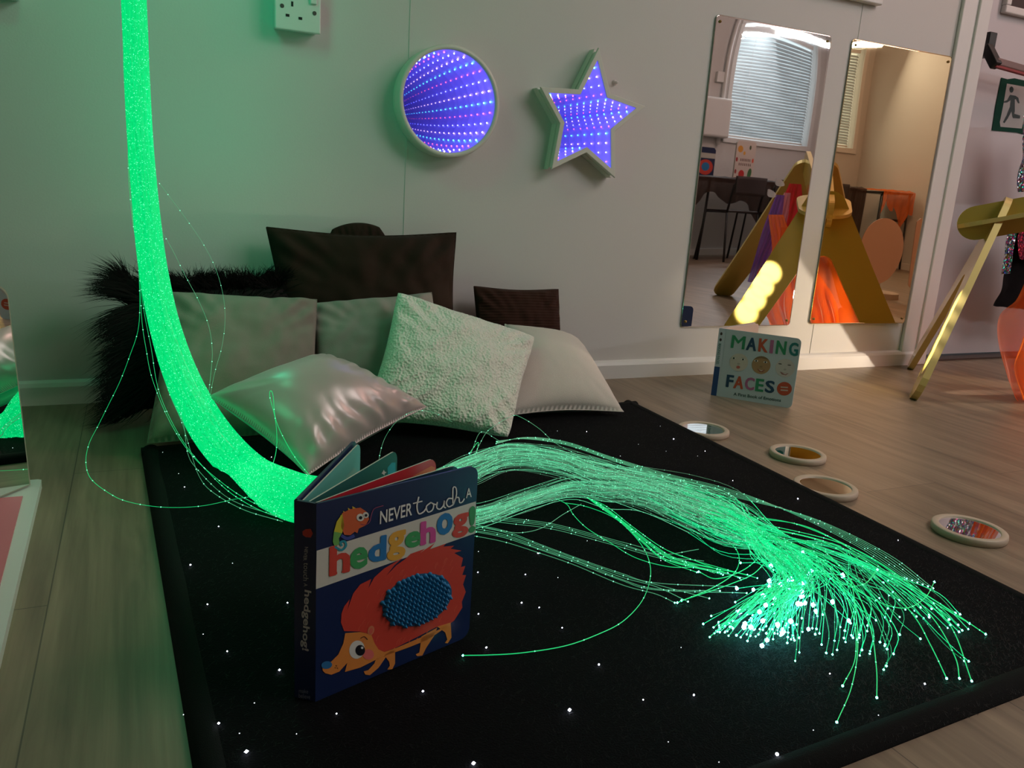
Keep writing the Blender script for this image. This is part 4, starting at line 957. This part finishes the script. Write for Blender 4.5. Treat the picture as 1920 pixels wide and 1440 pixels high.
for P in ([(1350, 985, .045), (1450, 1010, .055), (1540, 1040, .06), (1590, 1080, .055), (1605, 1150, .045), (1608, 1220, .03), (1596, 1290, .02), (1569, 1354, .0145)], [(1400, 1000, .045), (1490, 1020, .06), (1560, 1070, .06), (1598, 1150, .04), (1604, 1230, .025), (1580, 1286, .0145)],
          [(1400, 990, .045), (1520, 1020, .06), (1590, 1080, .06), (1630, 1170, .04), (1643, 1250, .025), (1644, 1308, .0145)], [(1400, 985, .045), (1540, 1015, .06), (1640, 1080, .055), (1710, 1150, .035), (1745, 1210, .022), (1775, 1272, .0145)],
          [(1420, 985, .045), (1560, 1020, .06), (1680, 1090, .05), (1750, 1160, .03), (1790, 1230, .02), (1799, 1272, .0145)], [(1420, 980, .045), (1580, 1020, .06), (1700, 1090, .05), (1780, 1170, .03), (1822, 1277, .0145)],
          [(1400, 970, .045), (1520, 990, .055), (1660, 1070, .045), (1760, 1130, .03), (1848, 1189, .0145)], [(1380, 965, .045), (1500, 985, .055), (1640, 1050, .045), (1720, 1110, .03), (1818, 1169, .0145)],
          [(1450, 1000, .05), (1540, 1050, .055), (1600, 1100, .05), (1650, 1130, .045), (1700, 1140, .04), (1735, 1120, .045), (1752, 1091, .05)], [(1450, 1000, .05), (1520, 1060, .055), (1580, 1095, .06), (1620, 1095, .065), (1645, 1068, .07)],
          [(1300, 950, .045), (1400, 985, .05), (1440, 1030, .045), (1420, 1070, .04), (1370, 1095, .03), (1278, 1126, .0145)], [(1300, 955, .045), (1390, 990, .05), (1425, 1030, .045), (1400, 1065, .035), (1345, 1085, .025), (1310, 1072, .02)],
          [(1250, 920, .05), (1310, 960, .045), (1350, 1000, .04), (1383, 1035, .03), (1380, 1070, .025), (1340, 1100, .02), (1270, 1130, .0145)]):
    loose(P, m=s_end, tip=.0016, r=.00055)

# ------------------------------------------------------------------ golden A-frame play stand
PC = Vector((2.131, -.224, 0)); RD = Vector((.633, -.774, 0)).normalized()
gf = thing('golden_a_frame', 'golden wooden A-frame stand with two A-shaped ends and a rounded ridge board, at the right', 'play stand', PC+RD*.8)
def a_panel(F1, F2, apex, lw, name='end_panel'):
    O = (F1+F2)/2; X = (F2-F1).normalized(); Y = (apex-O); L = Y.length; Y = Y/L; Z = X.cross(Y); s = (F2-F1).length/2
    h = lw/2; ca = .055
    ang = math.atan2(s-.0, L-ca)
    dx, dy = math.sin(ang), math.cos(ang)                    # down the right leg: (+dx, -dy)
    def leg_end(sg):                                          # rounded foot, centre on the leg axis
        c = (sg*(s-.01), h*.95); out = []
        for k in range(0, 9):
            t = -math.pi*k/8
            nx, ny = sg*dy, dx; px, py = sg*dx, -dy
            out.append((c[0]+nx*h*math.cos(t)-px*h*math.sin(t), c[1]+ny*h*math.cos(t)-py*h*math.sin(t)))
        return out
    right = leg_end(1); left = leg_end(-1)
    arch_h = L*.60
    cap = [(ca*math.cos(t), L-ca+ca*math.sin(t)) for t in [math.pi*(.12+.76*k/12) for k in range(13)]]
    ra = .035
    arch = [(ra*math.cos(t), arch_h-ra+ra*math.sin(t)) for t in [math.pi*(.1+.8*k/8) for k in range(9)]]
    poly = right[::-1]+cap+left+arch[::-1]
    # order: right foot inner -> outer, cap, left foot outer -> inner, arch left to right
    mb = MB(); mb.prism(poly, -.009, .009, gold_m, (O, X, Y, Z), side=edge_m); mb.build(name, gf, bevel=.0015)
F1 = at_z(1712, 748); F2 = at_z(1706, 690); F1.z = F2.z = 0
a_panel(F1, F2, PC+RD*.160+UP*.562, .102)
G1, G2 = Vector((2.93, -1.666, 0)), Vector((3.367, -1.274, 0))
a_panel(G1, G2, PC+RD*.80+UP*.70, .118)
E0, E1 = PC+RD*.045+UP*.474, PC+RD*.86+UP*.705
Xr = (E1-E0); Lr = Xr.length; Xr /= Lr; Nr = Xr.cross(UP).normalized(); Yr = Nr.cross(Xr)
if Yr.z < 0: Yr = -Yr
hh = .048
pl = [(Lr-hh+hh*math.sin(t), -hh*math.cos(t)) for t in [math.pi*k/14 for k in range(15)]]+[(hh-hh*math.sin(t), hh*math.cos(t)) for t in [math.pi*k/14 for k in range(15)]]
mb = MB(); mb.prism(pl, -.009, .009, gold_m, (E0, Xr, Yr, Nr), side=edge_m); mb.build('ridge_board', gf, bevel=.0015)
hw = .075; Ls = .26
pl = [(Ls-hw+hw*math.sin(t), -hw*math.cos(t)) for t in [math.pi*k/14 for k in range(15)]]+[(hw-hw*math.sin(t), hw*math.cos(t)) for t in [math.pi*k/14 for k in range(15)]]
mb = MB(); mb.prism(pl, -.006, .006, gold_m, (E0, Xr, Nr, Yr), side=edge_m); mb.build('shelf_board', gf, bevel=.0015)

# ------------------------------------------------------------------ scarves and costumes
def cloth(name, label, cat, left, right, m, nf=5, amp=.012, ph=0, nu=40, nv=40, group=None, puff=0, direction=None):
    """left/right: 3-D edge points from top to bottom"""
    Lp, Rp = catmull(left, nv), catmull(right, nv); dr_ = direction or Vector((0, -1, 0))
    def f(u, v):
        j = int(round(v*nv)); p = Lp[j].lerp(Rp[j], u)
        return p+dr_*(amp*(.35+.65*v)*math.sin(2*math.pi*nf*u+ph+2.2*v+noise.noise((u*3, v*3, ph))*2)+amp*.6*noise.noise((u*8, v*4, ph)))+Vector((0, 0, amp*.25*noise.noise((u*12, 0, ph)))) * v
    mb = MB(); mb.grid(f, nu, nv, m); o = mb.build(name); tag(o, label, cat, group); return o
org = sheer('orange_organza', (.95, .17, .02), .6); org2 = sheer('orange_organza_dense', (.95, .20, .02), .75)
pd = Vector((.77, .63, 0))
def px_list(L, Y): return [at_wall(x, y, Y) for x, y in L]
cloth('organza_scarf', 'sheer orange organza hanging to the floor beside the golden stand', 'scarf', px_list([(1932, 470), (1921, 520), (1900, 560), (1868, 590), (1868, 650), (1880, 700), (1900, 738), (1908, 752)], -.47), px_list([(1975, 470), (2010, 520), (2040, 600), (2050, 660), (2050, 710), (2045, 760), (2040, 775), (2035, 780)], -.47), org, 4, .014, .4, group='orange scarves on the golden stand')
cloth('organza_scarf', 'second, denser orange organza fold hanging from the ridge of the golden stand', 'scarf', px_list([(1940, 440), (1938, 520), (1930, 590), (1915, 640), (1905, 690), (1918, 750)], -.50), px_list([(1975, 440), (1990, 520), (2010, 590), (2030, 640), (2040, 690), (2040, 785)], -.50), org2, 5, .012, 1.4, group='orange scarves on the golden stand')
cR = PC+RD*1.22+UP*.60
def hang_scarf(name, label, c, w, drop_, m, ph, lean=Vector((0, 0, 0))):
    L = [c-pd*w*.3, c-pd*w*.55+lean*.3-UP*drop_*.35, c-pd*w*.5+lean*.7-UP*drop_*.7, c-pd*w*.5+lean-UP*drop_]
    Rr = [c+pd*w*.3, c+pd*w*.55+lean*.3-UP*drop_*.35, c+pd*w*.5+lean*.7-UP*drop_*.7, c+pd*w*.5+lean-UP*drop_]
    return cloth(name, label, 'scarf', L, Rr, m, 3, .012, ph, direction=-RD, group='coloured scarves tied to the golden stand')
hang_scarf('red_scarf', 'red sheer scarf tied near the top of the golden stand', seen(1494, 345, .76), .085, .26, sheer('red_voile', (.75, .01, .05), .85), .3, Vector((-.02, 0, 0)))
hang_scarf('pink_scarf', 'pale pink sheer scarf between the red and purple scarves', seen(1478, 362, .74), .047, .31, sheer('pink_voile', (.75, .38, .45), .8), 1.3, Vector((-.05, 0, 0)))
hang_scarf('purple_scarf', 'purple sheer scarf beside the pink one, seen in the left wall mirror', seen(1464, 366, .72), .06, .36, sheer('purple_voile', (.24, .10, .50), .85), 2.3, Vector((-.08, 0, 0)))
white_v = sheer('white_voile', (.75, .72, .74), .7)
for (x, y), lab in (((1463, 343), 'upper small white tied scarf end on the golden stand, seen in the left mirror'), ((1447, 364), 'lower small white tied scarf end on the golden stand, seen in the left mirror')):
    p = seen(x, y, .74); mb = MB()
    mb.grid(lambda u, v: p+Vector(((u-.5)*.055, -.01*math.sin(6*u), (v-.5)*.03*math.sin(math.pi*min(u+.1, 1))-.02*(u-.5))), 12, 4, white_v)
    tag(mb.build('scarf_end'), lab, 'scarf', 'white scarf ends')
# sequin costumes
def sequin(name, hues):
    m = bpy.data.materials.new(name); m.use_nodes = True; nt = m.node_tree; b = nt.nodes['Principled BSDF']; tc = nt.nodes.new('ShaderNodeTexCoord')
    v = nt.nodes.new('ShaderNodeTexVoronoi'); v.inputs['Scale'].default_value = 230; nt.links.new(tc.outputs['Object'], v.inputs['Vector'])
    rp = nt.nodes.new('ShaderNodeValToRGB'); rp.color_ramp.interpolation = 'CONSTANT'
    sep = nt.nodes.new('ShaderNodeSeparateColor'); nt.links.new(v.outputs['Color'], sep.inputs[0]); nt.links.new(sep.outputs[0], rp.inputs[0])
    e = rp.color_ramp.elements; e[0].color = (*hues[0], 1); e[0].position = 0
    e[1].color = (*hues[1], 1); e[1].position = 1/len(hues)
    for i, h in enumerate(hues[2:]): k = e.new((i+2)/len(hues)); k.color = (*h, 1)
    nt.links.new(rp.outputs[0], b.inputs['Base Color']); b.inputs['Metallic'].default_value = .7; b.inputs['Roughness'].default_value = .28
    g = nt.nodes.new('ShaderNodeVectorMath'); g.operation = 'SUBTRACT'; g.inputs[1].default_value = (.5, .5, .5); nt.links.new(v.outputs['Color'], g.inputs[0])
    s_ = nt.nodes.new('ShaderNodeVectorMath'); s_.operation = 'SCALE'; s_.inputs['Scale'].default_value = 1.3; nt.links.new(g.outputs[0], s_.inputs[0])
    ge = nt.nodes.new('ShaderNodeNewGeometry'); ad = nt.nodes.new('ShaderNodeVectorMath'); ad.operation = 'ADD'; nt.links.new(s_.outputs[0], ad.inputs[0]); nt.links.new(ge.outputs['Normal'], ad.inputs[1])
    nm = nt.nodes.new('ShaderNodeVectorMath'); nm.operation = 'NORMALIZE'; nt.links.new(ad.outputs[0], nm.inputs[0]); nt.links.new(nm.outputs[0], b.inputs['Normal'])
    return m
sq1 = sequin('rainbow_sequins', [(.05, .05, .06), (.5, .5, .55), (.03, .35, .25), (.5, .02, .2), (.05, .12, .5), (.35, .3, .05)])
sq2 = sequin('crimson_sequins', [(.25, .0, .03), (.5, .02, .05), (.10, .0, .02), (.45, .05, .2), (.02, .02, .02)])
blk = mat('black_costume_cloth', (.006, .005, .006), .9, spec=.1)
cs = thing('sequin_costume', 'black costume with rainbow sequin bands hanging behind the golden ridge by the door', 'costume', at_wall(1900, 500, -.08))
def cpart(name, L, Rr, Y, m, nf, amp, ph):
    o = cloth(name, None, None, px_list(L, Y), px_list(Rr, Y), m, nf, amp, ph); o.parent = cs; o.matrix_parent_inverse = cs.matrix_world.inverted(); return o
cpart('black_skirt', [(1893, 420), (1886, 480), (1873, 540), (1858, 573)], [(1990, 420), (1990, 480), (1990, 540), (1985, 588)], -.075, blk, 3, .012, .2)
cpart('rainbow_sequin_band', [(1898, 405), (1887, 438), (1882, 475), (1876, 515)], [(1915, 405), (1905, 440), (1898, 475), (1893, 512)], -.095, sq1, 1, .004, .2)
cpart('crimson_sequin_band', [(1912, 400), (1908, 430), (1906, 460), (1910, 485)], [(1990, 400), (1990, 430), (1985, 470), (1980, 500)], -.10, sq2, 2, .006, .2)
cpart('sequin_bodice', [(1918, 215), (1915, 255), (1913, 300), (1908, 360)], [(1990, 215), (1990, 255), (1990, 300), (1990, 360)], -.085, sq1, 2, .008, .9)

# ------------------------------------------------------------------ the other side of the room, seen in the mirrors
mb = MB(); fw = .05
for a_, b_ in (((WX0-fw, WZ0-fw), (WX1+fw, WZ0)), ((WX0-fw, WZ1), (WX1+fw, WZ1+fw)), ((WX0-fw, WZ0), (WX0, WZ1)), ((WX1, WZ0), (WX1+fw, WZ1))):
    mb.box((a_[0], YF, a_[1]), (b_[0], YF+.02, b_[1]), white_m)
wn = thing('window_1', None, None, ((WX0+WX1)/2, YF, WZ0)); wn['kind'] = 'structure'
mb.build('window_frame', wn, bevel=.004)
gl = mat('window_glass', (.9, .95, 1), .02, alpha=.12); mb = MB(); mb.box((WX0, YF-.06, WZ0), (WX1, YF-.054, WZ1), gl); mb.build('pane', wn)
slat_m = bpy.data.materials.new('blind_slat'); slat_m.use_nodes = True; nt = slat_m.node_tree; b = nt.nodes['Principled BSDF']; b.inputs['Base Color'].default_value = (.50, .52, .53, 1); b.inputs['Roughness'].default_value = .5
tl = nt.nodes.new('ShaderNodeBsdfTranslucent'); tl.inputs[0].default_value = (.42, .52, .55, 1); mx = nt.nodes.new('ShaderNodeMixShader'); mx.inputs[0].default_value = .22
nt.links.new(b.outputs[0], mx.inputs[1]); nt.links.new(tl.outputs[0], mx.inputs[2]); nt.links.new(mx.outputs[0], nt.nodes['Material Output'].inputs[0])
bl = thing('venetian_blind', 'closed grey venetian blind over the window, seen in the tall wall mirrors', 'blind', ((WX0+WX1)/2, YF-.01, WZ1))
mb = MB(); zz = WZ0+.03; k = 0
while zz < WZ1-.085:
    x0_, x1_ = WX0+.01, WX1-.05
    mb.grid(lambda u, v: Vector((x0_+(x1_-x0_)*u, YF-.025-.009*(v-.5)*2+.002*math.sin(math.pi*v), zz+.0256*v+.0015*math.sin(u*9+k))), 6, 4, slat_m); zz += .0262; k += 1
mb.build('slats', bl)
mb = MB(); mb.box((WX0+.005, YF-.045, WZ1-.045), (WX1-.04, YF-.012, WZ1-.012), white_m); mb.build('head_rail', bl)
mb = MB(); mb.box((WX0+.01, YF-.035, WZ0+.008), (WX1-.05, YF-.015, WZ0+.026), white_m); mb.build('bottom_rail', bl)
for x in (WX0+.22, WX1-.22):
    mb = MB(); mb.bar((x, YF-.012, WZ0+.02), (x, YF-.012, WZ1-.03), .002, .002, white_m); mb.build('ladder_cord', bl)
p = seen(1320, 255, 4.57-.10); q = seen(1362, 190, 4.57-.10)
mb = MB(); mb.box((p.x-.15, YF, p.z), (q.x, YF+.11, q.z+.02), plastic_m); tag(mb.build('wall_heater', bevel=.02), 'white rounded box heater on the far wall left of the window, seen in the mirror', 'heater')
mb = MB(); xa = WX0-.12; mb.tube([(xa, YF+.03, 1.05), (xa, YF+.03, 1.75), (xa+.0, YF+.03, 2.25)], .02, plastic_m); tag(mb.build('cable_conduit'), 'white vertical conduit on the far wall beside the window, seen in the mirror', 'conduit')
mb = MB(); mb.box((xa-.10, YF, 1.60), (xa-.0, YF+.035, 1.69), plastic_m); tag(mb.build('fused_switch', bevel=.004), 'small white switch box on the far conduit, seen in the mirror', 'switch')
# table under brown cloth
TZ = .70
tb = thing('folding_table', 'long table on thin black legs at the far wall, seen in the wall mirrors', 'table', (5.1, -4.15, 0))
mb = MB(); mb.box((4.35, -4.42, TZ), (5.85, -3.90, TZ+.02), mat('table_top', (.20, .13, .09), .5)); mb.build('table_top', tb, bevel=.005)
for x, y in ((4.50, -4.0), (4.60, -4.36), (5.72, -4.0), (5.66, -4.36)):
    mb = MB(); mb.tube([(x, y, 0), (x+.02, y, TZ)], .012, black_metal); mb.build('leg', tb)
bc = sheer('brown_voile', (.045, .02, .012), .93)
tc_ = [(4.33, 5.87)]
def skirt(name, label, x0_, x1_, y_, zt, zb, m, nf, amp, ytop):
    def f(u, v):
        x = x0_+(x1_-x0_)*u; bottom = zb+.10*math.sin(u*7)+.06*math.sin(u*17)
        if v < .3: t = v/.3; return Vector((x, ytop+(y_-ytop)*t, zt+.012+.012*abs(noise.noise((u*12, v*9, 0)))))
        t = (v-.3)/.7; return Vector((x, y_+amp*math.sin(2*math.pi*nf*u)*t+amp*.4*noise.noise((u*20, t*3, 0)), zt+(bottom-zt)*t))
    mb = MB(); mb.grid(f, 90, 30, m); return tag(mb.build(name), label, 'cloth')
skirt('brown_table_cloth', 'dark brown sheer cloth draped over the far table, seen in the wall mirrors', 4.30, 5.60, -3.88, TZ+.02, .47, bc, 9, .012, -4.38)
skirt('brown_floor_length_cloth', 'dark brown cloth hanging to the floor at the right end of the far table', 5.60, 5.92, -3.86, TZ+.02, .02, bc, 4, .02, -4.38)
# chair tucked under the table
def chair(loc, lab):
    t = thing('school_chair', lab, 'chair', loc); x, y = loc[0], loc[1]
    for sx in (-.2, .2):
        mb = MB(); mb.tube([(x+sx, y+.22, 0), (x+sx, y+.16, .43), (x+sx, y-.16, .43), (x+sx, y-.22, 0)], .011, black_metal); mb.build('leg_frame', t)
        mb = MB(); mb.tube([(x+sx, y+.16, .43), (x+sx, y+.22, .66), (x+sx*.8, y+.23, .70)], .011, black_metal); mb.build('back_post', t)
    mb = MB(); mb.box((x-.2, y-.18, .43), (x+.2, y+.17, .45), mat('chair_shell', (.03, .02, .02), .5)); mb.build('seat', t, bevel=.008)
    mb = MB(); mb.grid(lambda u, v: Vector((x-.2+.4*u, y+.235+.02*math.sin(math.pi*u), .58+.16*v)), 12, 6, MATS['chair_shell']); mb.build('backrest', t, solid=.012)
    return t
c1 = chair((4.78, -3.92, 0), 'dark chair pushed under the far table, left one in the mirror')
copy_tree(c1, (.52, 0, 0), 'dark chair pushed under the far table, right one in the mirror')
# books standing on the table
def standing_card(name, lab, x, y, w_, h_, m, art, cat='book'):
    t = thing(name, lab, cat, (x, y, TZ+.035)); o0 = Vector((x+w_/2, y, TZ+.035)); X_ = Vector((-1, 0, 0)); Y_ = UP; N_ = Vector((0, 1, 0))
    mb = MB(); rr_ = .02; pl = [(0, 0), (w_, 0), (w_, h_-rr_), (w_-rr_, h_), (rr_, h_), (0, h_-rr_)]
    mb.prism(pl, -.02, 0, m, (o0, X_, Y_, N_), side=paper)
    for q, col, of in art: decal(mb, q, flat(col), o0, N_, of, lambda a1, b1: o0+X_*a1*w_+Y_*b1*h_)
    mb.build('cover', t); return t
# printed the right way round; the wall mirror flips them
standing_card('hedgehog_back_book', 'dark book with a red and blue round picture, standing on the far table', seen(1326, 330, 3.9).x, -4.05, .20, .24, navy, [([(0, .62), (1, .62), (1, .80), (0, .80)], (.5, .5, .45), .0005), (ell(.5, .3, .42, .27), RED, .0005), (ell(.5, .32, .22, .15), (.02, .2, .45), .001)])
art = [(ell(.80, .78, .13, .09), (.75, .35, .05), .0005), (ell(.58, .68, .06, .05), (.75, .4, .08), .0005), (ell(.3, .84, .05, .06), (.08, .12, .05), .0005), (ell(.1, .5, .05, .06), (.7, .1, .05), .0005), (ell(.93, .5, .05, .06), (.4, .03, .03), .0005), (ell(.62, .12, .15, .11), (.6, .03, .03), .0005), (ell(.2, .15, .10, .15, .4), (.05, .18, .06), .0005), (ell(.93, .18, .05, .06), (.35, .05, .05), .0005)]
for yy, xs in ((.50, (.25, .72)), (.38, (.2, .78))):
    for k in range(7): x_2 = xs[0]+(xs[1]-xs[0])*k/6; art.append(([(x_2-.022, yy-.035), (x_2+.022, yy-.035), (x_2+.03, yy+.03), (x_2-.01, yy+.04)], (.15, .08, .07), .0005))
standing_card('fruit_picture_book', 'cream picture book with fruit and a sun, standing on the far table', seen(1408, 330, 3.9).x, -4.05, .26, .33, mat('cover_cream', (.68, .60, .55), .5), art)
# side table with orange cloth
st_ = thing('side_table', 'small black-framed table under orange organza in the far corner, seen in the right mirror', 'table', (6.15, -3.9, 0))
mb = MB(); mb.box((5.95, -4.1, .69), (6.40, -3.65, .705), black_metal); mb.build('table_top', st_)
for x, y in ((5.97, -3.67), (6.38, -3.67), (5.97, -4.08), (6.38, -4.08)):
    mb = MB(); mb.tube([(x, y, 0), (x, y, .69)], .010, black_metal); mb.build('leg', st_)
mb = MB(); mb.bar((5.97, -3.67, .45), (6.38, -3.67, .45), .015, .02, black_metal); mb.build('cross_rail', st_)
skirt('orange_table_cloth', 'crumpled orange organza over the small far table, seen in the right mirror', 5.94, 6.41, -3.63, .71, .50, org2, 4, .02, -4.05)
# pink oval and rectangular mirrors on bases, seen in the right mirror
pm = mat('pink_acrylic_panel', (.62, .38, .30), .25, spec=.5)
ov = thing('oval_panel', 'pink oval panel standing on a round base, seen in the right wall mirror', 'panel', (4.05, -1.75, 0))
fr_ = (Vector((4.02, -1.75, .275)), Vector((.8, .6, 0)), UP, Vector((-.6, .8, 0)))
mb = MB(); mb.prism([(math.cos(t)*.135*(1+.12*math.sin(t)), math.sin(t)*.20) for t in [2*math.pi*k/48 for k in range(48)]], -.008, .008, pm, fr_); mb.build('oval_board', ov, bevel=.003)
mb = MB(); mb.prism(ell(4.02, -1.75, .15, .14), 0, .03, wood_m); mb.build('round_base', ov, bevel=.006)
mb = MB(); mb.box((-.03, -.012, -.28), (.03, .012, -.18), wood_m, Matrix.Translation((4.02, -1.75, .29))); mb.build('foot_block', ov)
rp_ = thing('rounded_rectangle_panel', 'pink rectangular panel beside the oval one, seen at the edge of the right wall mirror', 'panel', (4.27, -1.55, 0))
fr_ = (Vector((4.27, -1.55, .28)), Vector((.8, .6, 0)), UP, Vector((-.6, .8, 0)))
mb = MB(); mb.prism([(x*.13, y*.21) for x, y in ((-1, -.9), (-.85, -1), (.85, -1), (1, -.9), (1, .9), (.85, 1), (-.85, 1), (-1, .9))], -.008, .008, pm, fr_); mb.build('rectangle_board', rp_, bevel=.003)
mb = MB(); mb.box((4.17, -1.62, 0), (4.37, -1.48, .07), wood_m); mb.build('base_block', rp_, bevel=.01)
